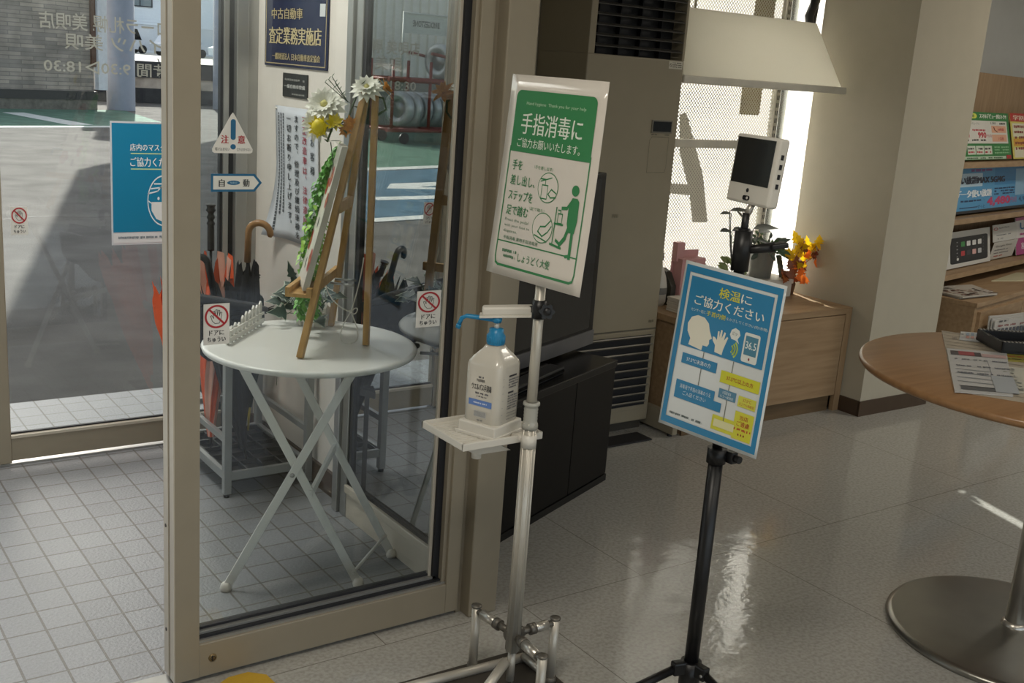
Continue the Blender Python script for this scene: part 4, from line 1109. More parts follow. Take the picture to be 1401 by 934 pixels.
# pedestrian figure pressing the pedal
F = gr
a.disc(82, 52, 3.6, F, 1, ry=2.6)
a.poly([(80, 55.5), (77.5, 60), (77.8, 68), (80, 72), (86, 72), (87.5, 66), (87, 57), (85, 55.5)], F, 1)
a.line([(79.5, 57.5), (76, 60.8), (71.5, 61.2)], 1.6, F, 1)
a.line([(80.5, 69), (77.5, 75), (73.5, 78.4)], 2.4, F, 1); a.line([(84, 70), (84.5, 83)], 2.6, F, 1); a.line([(84.5, 82.6), (81, 83.2)], 1.5, F, 1); a.line([(73.8, 78.4), (69.5, 76.8)], 1.5, F, 1)
a.line([(66, 61.5), (66, 79)], .9, F, 1); a.line([(65.5, 69), (74, 69)], .9, F, 1); a.line([(64, 79), (75, 80)], 1.1, F, 1)
a.line([(68.3, 64), (72.6, 64), (72.6, 68.6), (68.3, 68.6)], .6, F, 2, close=True); a.line([(70.5, 64), (70.5, 62.4), (68, 62.4)], .6, F, 2)
for cx, cy in ((54, 53), (54, 72.5)):
    a.disc(cx, cy, 10.6, gr, 0, ry=7.4); a.disc(cx, cy, 10.0, 'd9d2c8', 1, ry=6.95)
a.line([(48, 52), (54, 52), (54, 58.5), (48, 58.5)], .6, F, 2, close=True); a.line([(51, 52), (51, 49.2), (46, 49.2)], .7, F, 2); a.line([(63, 55), (58, 53.5), (55, 56), (58, 57.5), (63, 57)], .7, F, 2)
a.line([(46, 50.4), (57, 48)], .6, F, 2)
a.line([(62, 68), (57, 71.5), (52, 72), (50, 74.5), (55, 76.5), (60, 74), (63, 71)], .8, F, 2); a.line([(47, 76.5), (60, 78.6)], .7, F, 2)
a.build('illustration', t)
a = Art(GO, GW/100, GH/100, lift=.0012, curve=gb)
W_ = 'dfe6d8'
a.text('Hand hygiene  Thank you for your help', 20, 13, 62, 2, 'b9d3b4', bold=0)
a.text('手指消毒に', 17, 18.5, 64, 10.5, W_, bold=.02); a.text('ご協力お願いいたします。', 15, 31, 66, 4.6, W_, bold=.015)
a.text('手を', 13, 42, 11, 5, gr, bold=.03); a.text('差し出し、', 13, 49.5, 27, 5, gr, bold=.03); a.text('ステップを', 13, 57, 26.5, 5, gr, bold=.03); a.text('足で踏む', 13, 64.5, 24, 5, gr, bold=.03)
a.text('Press the pedal', 13, 71.2, 26, 1.9, '6d8a70'); a.text('with your foot to', 13, 74, 28, 1.7, '6d8a70'); a.text('dispense.', 13, 76.8, 15, 1.9, '6d8a70')
a.text('手指消毒 薬用手指消毒液', 14, 80, 38, 1.8, '4d7a58', bold=.02)
a.text('しょうどく大使', 33, 87.2, 34, 4.2, gr, bold=.02); a.scribble(15, 86.6, 16, 1.5, '4d7a58', seed=41); a.scribble(17, 89.3, 13, 1.5, '4d7a58', seed=42)
a.text('\\手を差し出す/', 37, 43.2, 20, 1.8, gr); a.text('\\足で踏む/', 38, 63.6, 16, 1.6, gr)
a.build('lettering', t)

resize(t, (1.4535, 1.9475, 1.025))

# ================================================================== THERMOMETER STAND
SX, SY = 1.846, 1.688
t = thing('tripod_stand', 'black tripod pole stand carrying the thermometer in the middle of the shop floor', 'stand', (SX, SY, 0))
b = MB(); b.tube([(SX, SY, .05), (SX, SY, .66)], .0175, 20); b.build('pole', black_plastic, t)
b = MB(); b.tube([(SX, SY, .64), (SX, SY, 1.19)], .0125, 18); b.tube([(SX, SY, 1.17), (SX, SY, 1.225)], .0085, 14); b.build('inner_pole', black_plastic, t)
b = MB(); b.tube([(SX, SY, .635), (SX, SY, .672)], .023, 18); b.box((SX+.01, SY-.04, .640), (SX+.03, SY-.012, .668), .003); b.tube([(SX+.02, SY-.04, .655), (SX+.02, SY-.055, .655)], .009, 12); b.build('clamp', black_plastic, t)
b = MB(); b.tube([(SX, SY, 1.095), (SX, SY, 1.185)], .020, 18); b.tube([(SX, SY, 1.14), (SX+.05, SY-.05, 1.155)], [.008, .012], 12); b.bar((SX+.04, SY-.045, 1.155), (SX+.075, SY-.062, 1.162), .028, .012, bev=.003); b.build('wing_clamp', black_plastic, t)
b = MB(); b.tube([(SX, SY, 1.215), (SX+.014, SY-.004, 1.25)], .0075, 14); b.build('swivel', chrome, t)
b = MB(); b.tube([(SX, SY, .045), (SX, SY, .115)], .026, 20)
for an in (2.9, .75, -1.5):
    d = Vector((math.cos(an), math.sin(an), 0)); b.bar(Vector((SX, SY, .10))+d*.015, Vector((SX, SY, .10))+d*.052, .024, .034, bev=.004)
b.build('hub', black_plastic, t)
for an in (2.9, .75, -1.5):
    d = Vector((math.cos(an), math.sin(an), 0)); c = Vector((SX, SY, .098))+d*.045; e = Vector((SX, SY, .012))+d*.30
    b = MB(); b.tube([c, e], .0105, 14); b.mi = 1; b.lathe([(0, .003), (.004, .002), (.004, 0)], seg=10, M=Matrix.Translation(c+Vector((-d.y, d.x, 0))*(-.013)) @ Vector((d.y, -d.x, 0)).to_track_quat('Z', 'Y').to_matrix().to_4x4()); lg = b.build('leg', [black_plastic, silver], t)
    b = MB(); b.ball(e, .0125, 1); b.build('foot_cap', black_plastic, lg)
# the device
t = thing('thermometer', 'white hand thermometer with a dark square screen, on top of the black tripod pole', 'thermometer', (1.85, 1.70, 1.24))
TW = Vector((-.03, -.154, .0)); TH = Vector((-.016, -.014, -.150)); TN = TH.cross(TW).normalized()
TO = Vector((1.875, 1.769, 1.395))
ux, uv = TW.normalized(), -TH.normalized(); Lw, Lh = TW.length, TH.length
uv = (uv-ux*uv.dot(ux)).normalized(); TN = ux.cross(uv); TN = TN if TN.x < 0 else -TN
Md = Matrix(((ux[0], uv[0], TN[0], TO[0]), (ux[1], uv[1], TN[1], TO[1]), (ux[2], uv[2], TN[2], TO[2]), (0, 0, 0, 1)))
b = MB(); b.box((0, -Lh, -.028), (Lw, 0, 0), .006, Md); b.build('body', white_plastic, t)
b = MB(); b.box((.008, -.108, -.001), (Lw-.012, -.007, .0012), .0006, Md); b.build('screen', screen_mat, t)
b = MB()
for k in range(4): b.box((Lw-.0008, -.045-.021*k, -.017), (Lw+.0010, -.034-.021*k, -.010), 0, Md)
b.lathe([(0, .0012), (.0045, .0012), (.0045, -.001)], seg=16, M=Md @ Matrix.Translation((.076, -.121, 0)))
b.box((.066, -.143, -.001), (.088, -.133, .0012), .004, Md); b.build('sensor_port', gasket, t)
b = MB(); b.lathe([(0, .002), (.003, .002), (.0035, .001)], seg=14, M=Md @ Matrix.Translation((.080, -.138, 0))); b.build('sensor_lens', white_plastic, t)
# its poster
t = thing('thermometer_poster', 'blue bordered temperature check poster clipped to the black tripod stand', 'poster', (1.80, 1.65, .72))
BO = Vector((1.785, 1.7965, 1.1015)); BW_ = Vector((.0552, -.2557, -.0134)); BH_ = Vector((-.0627, -.030, -.3748))
bf = lambda x, y: (BH_.cross(BW_).normalized())*(.0012*math.sin(PI*x/100))
film_sheet(BO, BW_, BH_, bf, 'sheet', mat('laminated_pale', 'cfd3d2', rough=.1, var=.02), t)
a = Art(BO, BW_/100, BH_/100, lift=.0010, curve=bf)
bb = '2a7ba6'
for x, y, w, h in ((2, 2, 96, 4), (2, 94, 96, 4), (2, 6, 4.5, 88), (93.5, 6, 4.5, 88)):
    for i in range(6):
        if w > h: a.rect(x+w*i/6, y, w/6, h, bb, 0)
        else: a.rect(x, y+h*i/6, w, h/6, bb, 0)
subrect(a, 9, 8, 82, 42, bb, 1)
cr_ = 'dcd8c6'
# head in profile
hd = [(17, 48), (18, 43), (14, 38), (13, 32), (16, 26.5), (22, 24), (29, 24.5), (34, 28), (36, 33), (39.5, 38.5), (37, 40), (37.5, 43), (36, 45.5), (31.5, 45.5), (31, 49.5)]
hd = [(x, 30+(y-24)*.77) for x, y in hd]
a.poly(hd[::-1], cr_, 2)
# raised hand
a.poly([(x, 34.5+(y-32.8)*.9) for x, y in [(44, 48), (43.5, 43.5), (40.5, 41), (40, 38.5), (42, 38.5), (44.5, 40), (44.2, 34.2), (45.6, 34), (46.4, 38), (47, 32.8), (48.5, 32.9), (48.8, 38), (50.6, 33.6), (52, 34), (51.4, 39), (53.8, 36), (55, 36.6), (53, 42), (52, 45), (51.5, 48.6)]][::-1], cr_, 2)
a.poly([(56, 35.5), (57, 32.6), (60.5, 31), (64.5, 32), (66, 34.5), (64, 37), (66, 39.5), (62, 38), (58, 37.8)][::-1], 'd6d9d2', 2)
for r in (3, 5.2, 7.4):
    a.line([(58+r*math.cos(q), 43.5+r*.75*math.sin(q)) for q in [-.8+.2*i for i in range(9)]], 1.2, 'b9cc4a', 2)
a.rect(70, 31.5, 15, 17, 'd6d9d2', 2, r=1.6); a.rect(71.6, 33.3, 11.8, 11, '4a7f95', 3); a.disc(77.5, 46.4, .8, '7a2f2c', 3)
a.line([(34, 50.5), (34, 78)], .7, '6a6b60', 1); a.line([(64, 50.5), (64, 86)], .7, '6a6b60', 1)
a.rect(13, 54, 36, 6.2, bb, 2); a.rect(54, 57, 38, 7, 'c6c52e', 2); a.rect(55, 67.5, 17, 5.5, '53809a', 2); a.rect(74.5, 68, 17, 6.2, 'c9c84a', 2)
a.rect(11.5, 70.5, 40, 11, bb, 2); a.rect(51.5, 76, 8, 5.5, bb, 2); a.rect(74, 77, 18, 16, 'c9c63a', 2); a.rect(53, 83.5, 38, 8.5, 'c9c63a', 1); a.rect(55, 85.6, 20, 4.4, 'd3d0a0', 3)
a.build('illustration', t)
a = Art(BO, BW_/100, BH_/100, lift=.0010, curve=bf)
a.text('検温', 39, 10.5, 21, 6.2, 'd2cc3a', 3, bold=.03); a.text('に', 61, 11, 10, 5.2, 'e6e6da', 3, bold=.03)
a.text('ご協力ください', 16, 18, 69, 6.2, 'e6e6da', 3, bold=.025)
a.text('センサー前に', 14, 26.3, 15, 2.0, 'cdd8d2', 3); a.text('手首内側', 30, 25.6, 19, 3.1, 'd2cc3a', 3, bold=.02); a.text('をかざしてください(約1秒間)', 50, 26.3, 40, 2.1, 'cdd8d2', 3)
a.text('36.5', 72.4, 36.3, 10, 4.4, 'dfe4e0', 4, bold=.01); a.text('ピッ', 58.5, 33.2, 4.5, 2.2, '44525a', 3)
a.text('37.5℃未満の方', 18, 55.8, 25, 2.6, 'd6dfe2', 3, bold=.02); a.text('37.5℃以上の方', 60, 59, 26, 2.8, 'a8452c', 3, bold=.02)
a.text('1回目', 59, 68.5, 8, 1.7, 'd6dfe2', 3); a.text('もう一度測定', 57, 70.8, 13, 1.6, 'd6dfe2', 3); a.text('37.5℃', 79, 69, 8, 1.8, 'a8452c', 3); a.text('以上でも再検温', 76, 71.6, 14, 1.7, 'a8452c', 3)
a.text('消毒液で手指の消毒のうえ', 16, 72.5, 32, 2.6, 'd6dfe2', 3); a.text('ご入店ください', 20, 76.2, 24, 2.6, 'd6dfe2', 3)
a.text('当店', 79, 78.8, 8, 2.6, 'b0402a', 3, bold=.02); a.text('ご遠慮', 77, 82.2, 12, 3, 'b0402a', 3, bold=.03); a.scribble(75, 86.3, 16, 1.4, 'b0402a', 3, seed=5)
for k in range(3): a.disc(80+k*2.6, 90, .7, '8a2f22', 3, 8)
a.scribble(10, 90.5, 34, 1.3, '55605f', 2, seed=12); a.build('lettering', t)

# ================================================================== TV ON ITS CABINET
A_ = Vector((1.97, 2.682, 0)); du = Vector((.921, .389, 0)).normalized(); dn = Vector((-du.y, du.x, 0))
Mt = Matrix(((du.x, dn.x, 0, A_.x), (du.y, dn.y, 0, A_.y), (0, 0, 1, 0), (0, 0, 0, 1)))
t = thing('tv_cabinet', 'low glossy black cabinet with two dark doors, set at an angle beside the door post', 'cabinet', tuple(A_))
blk = mat('black_lacquer', '111112', rough=.25, var=.05, spec=.3)
b = MB(); b.box((-.22, .012, .02), (.735, .42, .455), .002, Mt); b.box((-.21, .03, 0), (.725, .41, .02), 0, Mt); b.build('carcass', blk, t)
b = MB(); b.box((-.235, -.012, .455), (.72, .43, .482), .003, Mt); b.build('cabinet_top', blk, t)
for x0, x1 in ((-.215, .12), (.124, .432), (.436, .73)):
    b = MB(); b.box((x0, 0, .03), (x1, .014, .452), .001, Mt); b.build('door', black_gloss, t)
b = MB(); b.box((-.22, -.002, .0), (.735, .012, .026), .001, Mt); b.build('plinth', blk, t)
t = thing('set_top_box', 'flat dark grey set-top box lying on the black cabinet below the screen', 'box', tuple(A_+Vector((.25, .2, .483))))
Mr = Mt @ Matrix.Translation((.19, .055, 0)) @ Matrix.Rotation(math.radians(3), 4, 'Z')
b = MB(); b.box((-.17, -.028, .4825), (.21, .03, .508), .004, Mr); b.build('case', mat('dark_grey_plastic', '2b2c2e', rough=.35), t)
b = MB(); b.box((-.16, -.0292, .489), (.205, -.0278, .500), 0, Mr); b.build('front_panel', black_gloss, t)
t = thing('television', 'flat screen television with a silver lower bezel, seen at an angle behind the poster', 'television', tuple(A_+dn*.2+du*.3+Vector((0, 0, .482))))
b = MB(); b.box((-.22, .15, .50), (.812, .20, 1.15), .004, Mt); b.box((-.05, .19, .58), (.64, .24, 1.05), .01, Mt); b.build('housing', black_plastic, t)
b = MB(); b.box((-.20, .1475, .565), (.772, .151, 1.13), 0, Mt); b.build('screen', mat('television_glass', '0d0e0f', rough=.05, var=.02), t)
b = MB(); b.box((-.22, .144, .498), (.812, .152, .553), .002, Mt); b.build('bezel', mat('dull_silver', '77777a', rough=.35, metal=.5), t)
b = MB(); b.box((.15, .13, .482), (.45, .33, .490), .003, Mt); b.box((.27, .18, .488), (.33, .21, .56), 0, Mt); b.build('base', black_plastic, t)

# ================================================================== AIR CONDITIONER
t = thing('air_conditioner', 'tall beige floor standing air conditioner against the back wall', 'air conditioner', (2.98, 3.55, 0))
ac_m = mat('beige_steel', '938a76', rough=.4, var=.02)
YF = 3.39
b = MB(); b.box((2.725, YF, .04), (3.232, 3.715, 1.578), .006); b.box((2.725, YF, 1.576), (2.757, 3.715, 2.0), .003); b.box((3.218, YF, 1.576), (3.232, 3.715, 2.0), .003); b.box((2.725, YF, 1.93), (3.232, 3.715, 2.0), .004); b.box((2.75, YF+.08, 1.57), (3.22, 3.715, 1.95)); b.build('casing', ac_m, t)
b = MB(); b.box((2.757, YF+.07, 1.578), (3.219, YF+.08, 1.93)); b.mi = 1
for k in range(9): b.bar((2.757, YF+.014, 1.612+.039*k), (3.219, YF+.014, 1.612+.039*k), .026, .0035, upv=(0, -.35, 1))
b.mi = 0
for k in range(4): b.box((2.80+.11*k, YF+.045, 1.58), (2.806+.11*k, YF+.068, 1.93))
b.build('outlet_grille', [gasket, mat('dark_grey_louver', '4a4844', rough=.4)], t)
b = MB(); b.box((2.745, YF-.004, .095), (3.214, YF+.002, .448), .002); b.mi = 1; b.box((2.762, YF-.0065, .115), (3.200, YF-.003, .430)); b.mi = 2
for k in range(9): b.bar((2.762, YF-.012, .132+.0365*k), (3.200, YF-.012, .132+.0365*k), .024, .006, upv=(0, .6, 1))
b.build('intake_grille', [ac_m, gasket, mat('grey_louver', '7b766b', rough=.4)], t)
b = MB(); b.box((2.73, YF-.0015, .452), (3.23, YF, .458)); b.build('panel_gap', mat('shadow_gap', '5a5549'), t)
b = MB(); b.box((3.087, YF-.004, 1.285), (3.200, YF, 1.337), .001); b.mi = 1; b.box((3.094, YF-.0048, 1.291), (3.193, YF-.0036, 1.331)); b.build('control_display', [mat('grey_bezel', '6e6a60', rough=.3), screen_mat], t)
a = Art((3.084, YF, 1.285), (.001, 0, 0), (0, 0, -.001), lift=.001)
a.line([(12, 16), (104, 16), (104, 140), (98, 160), (0, 162), (0, 30), (12, 16)], 1.4, '57523f', 1); a.scribble(6, 5, 30, 4, '4a473e', 1, seed=3); a.scribble(80, 5, 26, 4, '4a473e', 1, seed=4)
a.rect(70, -312+8, 40, 1, '8a8474', 1); a.rect(64, -288, 74, 30, 'c9c4b6', 1); a.ring(74, -272, 5, 1.8, '2b2a27', 2); a.line([(70, -276), (78, -268)], 1.6, '2b2a27', 2)
for k in range(3): a.scribble(84, -284+k*8, 50, 4, '4a473e', 2, seed=50+k)
for k in range(6): a.rect(-164+k*6, 330, 2.4, 16, '6f6957', 1)
a.scribble(98, 790, 28, 12, '6f6957', 1, seed=60)
a.build('printed_marking', t)
b = MB(); b.box((2.75, YF+.02, 0), (3.21, 3.70, .045)); b.build('base', mat('dark_plinth', '3b372f', rough=.6), t)
t = MB(); t.box((2.80, 3.245, .0005), (3.14, 3.345, .008), .003); tag(t.build('rubber_strip', mat('black_rubber', '17171a', rough=.6)), 'black rubber strip lying on the floor before the air conditioner', 'mat')
t = thing('acrylic_screen', 'clear acrylic screen edge with a beige steel foot beside the air conditioner', 'screen', (3.26, 3.30, 0))
b = MB(); b.box((3.236, 3.262, .10), (3.262, 3.265, .62)); b.build('sheet', mat_glass('clear_acrylic', (.86, .88, .84, 1), .8, .04), t)
b = MB(); b.box((3.240, 3.23, .012), (3.268, 3.62, .105), .003); b.mi = 1; b.box((3.248, 3.2285, .045), (3.256, 3.2315, .062)); b.lathe([(.012, 0), (.012, .014), (0, .014)], (3.254, 3.26, 0), 14); b.lathe([(.012, 0), (.012, .014), (0, .014)], (3.254, 3.55, 0), 14); b.build('foot', [ac_m, gasket], t)

# ================================================================== COUNTER UNDER THE WINDOW
CT = .5115
t = thing('window_counter', 'low oak counter cabinet under the bright window beside the pillar', 'cabinet', (3.8, 3.5, 0))
b = MB(); b.box((3.29, 3.225, .078), (4.328, 3.79, CT-.028)); b.box((3.31, 3.245, 0), (4.27, 3.78, .08)); b.build('carcass', wood_oak, t)
b = MB(); b.box((3.275, 3.215, CT-.03), (4.33, 3.79, CT), .002); b.build('counter_top', wood_oak, t)
b = MB(); b.box((3.30, 3.214, .082), (3.785, 3.226, CT-.034), .001); b.build('door', wood_oak, t)
b = MB(); b.box((3.79, 3.214, .082), (4.282, 3.226, CT-.034), .001); b.build('door', wood_oak, t)
b = MB(); b.box((4.288, 3.216, .0), (4.33, 3.24, CT-.028)); b.build('side_panel', wood_oak_v, t)
b = MB(); b.box((3.30, 3.236, 0), (4.27, 3.246, .078)); b.build('plinth', mat_wood('dark_oak', '5e4c36', '6f5a40', 'X'), t)
# perforated rack
perf = mat_perforated('perforated_steel', 'c9c5ba', .0125, .39)
t = thing('perforated_rack', 'white perforated steel display rack standing before the window', 'rack', (3.8, 3.71, CT))
b = MB(); b.box((3.31, 3.700, CT+.001), (4.14, 3.7025, 2.45)); b.build('perforated_panel', perf, t)
rack_m = mat('rack_white', 'cfcabd', rough=.5)
b = MB(); b.box((3.31, 3.690, 1.205), (4.12, 3.7155, 1.243), .003); b.build('crossbar', rack_m, t)
b = MB(); b.box((4.138, 3.685, CT), (4.168, 3.715, 2.45)); b.mi = 1
for k in range(54): b.box((4.146, 3.6842, CT+.03+k*.036), (4.150, 3.6856, CT+.052+k*.036)); b.box((4.156, 3.6842, CT+.03+k*.036), (4.160, 3.6856, CT+.052+k*.036))
b.build('upright', [rack_m, gasket], t)
b = MB(); b.box((3.30, 3.685, CT), (3.33, 3.715, 2.45)); b.build('upright', rack_m, t)
# trough shade in front of the window
t = thing('trough_lampshade', 'long white trapezoid lampshade hanging in front of the window', 'lampshade', (3.7, 3.45, 1.5))
sh_m = mat_translucent('shade_white', 'eeece4', .8)
def trough(x0t, x1t, x0b, x1b, yt0, yt1, yb0, yb1, zt, zb):
    T = [Vector((x0t, yt0, zt)), Vector((x1t, yt0, zt)), Vector((x1t, yt1, zt)), Vector((x0t, yt1, zt))]
    B = [Vector((x0b, yb0, zb)), Vector((x1b, yb0, zb)), Vector((x1b, yb1, zb)), Vector((x0b, yb1, zb))]
    return T, B
T, B = trough(3.25, 4.105, 3.25, 4.255, 3.47, 3.60, 3.405, 3.66, 1.795, 1.523)
b = MB(); vt = [b.bm.verts.new(p) for p in T]; vb = [b.bm.verts.new(p) for p in B]
for k in (3, 0, 1): b.bm.faces.new((vb[k], vb[(k+1) % 4], vt[(k+1) % 4], vt[k]))      # open towards the window
b.bm.faces.new(vt)
o = b.build('shade', sh_m, t); md = o.modifiers.new('thickness', 'SOLIDIFY'); md.thickness = .004
b = MB(); pts = [Vector((3.25, 3.398, 1.507)), Vector((4.275, 3.398, 1.507)), Vector((4.275, 3.668, 1.507)), Vector((3.25, 3.668, 1.507)), Vector((3.25, 3.398, 1.507))]
for p, q in zip(pts, pts[1:]): b.bar(p, q, .014, .032, bev=.005, ext=.006)
b.build('rim', rack_m, t)
for hx in (3.4, 3.95):
    b = MB(); b.tube([(hx, 3.535, 1.79), (hx, 3.535, ZC)], .006); b.build('hanger', rack_m, t)
t = thing('hanging_cable', 'black coiled cable hanging between the lampshade and the pillar', 'cable', (4.3, 3.66, 1.9))
b = MB()
for k in range(3):
    b.tube([(4.318-.012*k+.012*math.sin(j*.9+k), 3.672+.015*math.cos(j*.7+k), 1.70+.06*j) for j in range(17)], .007, 8)
b.tube([(4.30, 3.67, 1.78), (4.28, 3.67, 1.84), (4.315, 3.67, 1.92)], .022, 12); b.build('cable', mat('charcoal_cable', '2c2c2e', rough=.5, var=.3), t)

# ---- things on that counter
t = thing('storage_box', 'white cardboard box under the metal plant bucket on the window counter', 'box', (4.08, 3.58, CT))
b = MB(); b.box((3.94, 3.50, CT+.0008), (4.21, 3.665, CT+.085), .002); b.build('box_body', mat('white_card', 'cfcac0', rough=.7), t)
b = MB(); b.box((3.935, 3.495, CT+.066), (4.215, 3.67, CT+.09), .002); b.build('lid', mat('white_card', 'cfcac0'), t)
t = thing('bucket_plant', 'green fern in a grey metal bucket on the white box by the window', 'plant', (4.065, 3.58, CT+.09))
b = MB(); b.lathe([(0, .001), (.052, .001), (.062, .125), (.065, .128), (.065, .134), (.058, .134), (.055, .11), (0, .11)], (4.062, 3.58, CT+.09), 28); b.build('bucket', mat('zinc_bucket', '8f908c', rough=.45, metal=.4, var=.12), t)
b = MB(); rnd = random.Random(5); fern, fern2 = mat('fern_green', '4f6a45', rough=.6, var=.2), mat('grey_leaf', '5d665a', rough=.6, var=.2)
for k in range(60):
    an = rnd.uniform(0, 2*PI); c = Vector((4.062+.035*math.cos(an), 3.58+.035*math.sin(an), CT+.21)); d = Vector((math.cos(an)*1.0, math.sin(an)*.6, rnd.uniform(.0, 1.3))).normalized(); L = rnd.uniform(.05, .11); e = c+d*L
    b.mi = k % 2; b.tube([c, e], .001, 4); b.leaf(e-d*.02, d+Vector((0, 0, -.4)), .045, .02, (-.4, -.7, .6), .3); b.leaf(c.lerp(e, .5), d+Vector((rnd.uniform(-1, 1), 0, rnd.uniform(-.5, .5))), .035, .016, (-.4, -.7, .6), .3)
for k in range(6): b.mi = 1; b.leaf((4.12+.01*k, 3.545, CT+.20-.02*k), (.7, -.2, -.5-.1*k), .06, .035, (-.5, -.8, .3), .3)
b.build('foliage', [fern, fern2], t, normals=False)
t = thing('broad_leaf_plant', 'potted plant with a few broad dark leaves on tall stems, behind the tripod pole', 'plant', (3.83, 3.55, CT))
b = MB(); b.lathe([(0, .001), (.04, .001), (.055, .095), (.057, .10), (.05, .10), (.048, .085), (0, .085)], (3.84, 3.55, CT), 24); b.build('pot', mat('dark_clay_pot', '6d6354', rough=.6, var=.1), t)
b = MB(); st = MB(); dk = mat('dusty_dark_leaf', '424740', rough=.55, var=.25)
base = Vector((3.84, 3.55, CT+.08))
for tip, d, L, W in (((3.76, 3.54, .935), (.9, -.1, .05), .14, .045), ((3.76, 3.53, .925), (-.9, .1, .02), .065, .03), ((3.78, 3.53, .843), (.95, -.1, .06), .11, .055), ((3.77, 3.53, .843), (-1, .1, .05), .06, .04), ((3.91, 3.52, .85), (1, -.1, .1), .17, .06), ((3.86, 3.53, .88), (-.5, .1, .6), .08, .04), ((3.95, 3.52, .83), (.9, .2, .1), .12, .05), ((3.92, 3.53, .80), (.8, -.2, -.1), .11, .05)):
    st.tube(bez(base, base+Vector((0, 0, .1)), Vector(tip)-Vector((0, 0, .1)), tip, 8), .0022, 6); b.leaf(tip, d, L, W, (-.2, -.35, 1), .12)
fresh = mat('olive_leaf', '7d8a58', rough=.55, var=.2)
b.mi = 1
for k in range(26):
    an = rnd.uniform(0, 2*PI); b.leaf(base+Vector((.03*math.cos(an), .03*math.sin(an), .02+rnd.uniform(0, .08))), (math.cos(an), math.sin(an)*.6, .7), .05, .028, (-.4, -.8, .5), .3)
b.build('foliage', [dk, fresh], t, normals=False); st.build('stem', dk, t)
t = thing('autumn_spray', 'yellow and orange artificial maple spray with red berries by the pillar', 'plant', (4.24, 3.50, CT))
b = MB(); b.lathe([(0, .001), (.03, .001), (.036, .05), (.026, .10), (.03, .11), (.022, .11), (0, .09)], (4.255, 3.56, CT), 20); b.build('vase', mat('brown_vase', '6a4c36', rough=.5), t)
ML = ((0, .06), (.1, .5), (.18, 1.0), (.28, .5), (.42, .95), (.55, .45), (.72, .5), (.8, .25), (1, .02))
yl, orl, rdl = mat_translucent('yellow_maple', 'e8bd1c', .4), mat_translucent('orange_maple', 'e2732a', .4), mat('russet_maple', '8a4a26', rough=.5, var=.2)
b = MB(); st = MB(); base = Vector((4.255, 3.56, CT+.10)); rnd = random.Random(8)
for k in range(44):
    u, v = rnd.uniform(-.085, .085), rnd.uniform(-.09, .11)
    c = Vector((4.235+u, 3.485+rnd.uniform(-.03, .03), CT+.165+v)); b.mi = 0 if v > -.02 and rnd.random() < .8 else (1 if rnd.random() < .6 else 2)
    if u < -.03 and v < 0: b.mi = 2
    b.leaf(c, (rnd.uniform(-1, 1), rnd.uniform(-.3, .1), rnd.uniform(-.5, 1)), rnd.uniform(.05, .075), rnd.uniform(.045, .06), (-.5, -.8, .3), .2, ML)
    if k % 3 == 0: st.tube([base, c], .0015, 5)
b.build('foliage', [yl, orl, rdl], t, normals=False)
b = MB()
for k in range(9):
    c = Vector((4.315+.008*k, 3.47, CT+.20+.006*k+.014*(k % 2))); b.ball(c, .0085, 1)
b.build('berry', mat('russet_berry', '8a3f20', rough=.4), t); st.tube([base, (4.31, 3.47, CT+.2), (4.39, 3.47, CT+.255)], .002, 5); st.build('stem', rdl, t)
t = thing('pink_box', 'pink printed carton with a raised back flap, behind the blue bordered poster', 'box', (3.53, 3.5, CT))
pkm = mat('pink_card', 'b98a88', rough=.6); b = MB(); b.box((3.455, 3.50, CT+.0008), (3.60, 3.56, CT+.215), .001); b.build('box_body', pkm, t)
b = MB(); b.box((3.445, 3.558, CT+.0008), (3.605, 3.562, CT+.245)); b.box((3.445, 3.53, CT+.2), (3.49, 3.562, CT+.285)); b.build('flap', pkm, t)
a = Art((3.455, 3.50, CT+.215), (.00145, 0, 0), (0, 0, -.00215), lift=.001); a.rect(40, 6, 16, 10, '5f4b48', 1); a.scribble(30, 22, 50, 6, '7d3f46', 1, seed=3); a.scribble(30, 32, 40, 5, '7d3f46', 1, seed=4); a.rect(10, 40, 80, 50, 'c59a97', 1); a.build('label_print', t)
t = thing('paper_stack', 'stack of white leaflets lying on the left end of the window counter', 'paper', (3.45, 3.4, CT))
b = MB()
for k in range(7): b.box((3.345+.002*(k % 3), 3.30+.003*(k % 2), CT+.0008+.009*k), (3.56+.002*(k % 2), 3.46, CT+.0085+.009*k))
b.build('leaflet', mat('paper_white', 'c6c0b4', rough=.8), t)
t = thing('plastic_bottle', 'grey and white round topped bottle beside the air conditioner on the counter', 'bottle', (3.38, 3.58, CT))
b = MB(); b.lathe([(0, .001), (.035, .001), (.042, .02), (.042, .09), (.034, .13), (.02, .17), (.012, .19), (.012, .22), (0, .22)], (3.375, 3.56, CT), 24); b.build('bottle_body', mat('grey_white_plastic', 'bdb8ae', rough=.4), t)
b = MB(); b.lathe([(.0435, .055), (.0435, .085)], (3.375, 3.56, CT), 24); b.lathe([(0, .24), (.015, .238), (.016, .205), (0, .205)], (3.375, 3.56, CT), 18); b.build('cap', mat('dull_grey', '6e6b66', rough=.5), t)
t = thing('brochure_holder', 'dark curved brochure holder behind the white leaflets', 'holder', (3.44, 3.55, CT))
b = MB(); b.prism([(3.42, 3.60, CT+.001), (3.42, 3.52, CT+.001), (3.42, 3.52, CT+.09), (3.42, 3.56, CT+.15), (3.42, 3.60, CT+.16)], (.03, 0, 0)); b.build('holder_body', mat('dark_olive_plastic', '3d3a31', rough=.5), t)

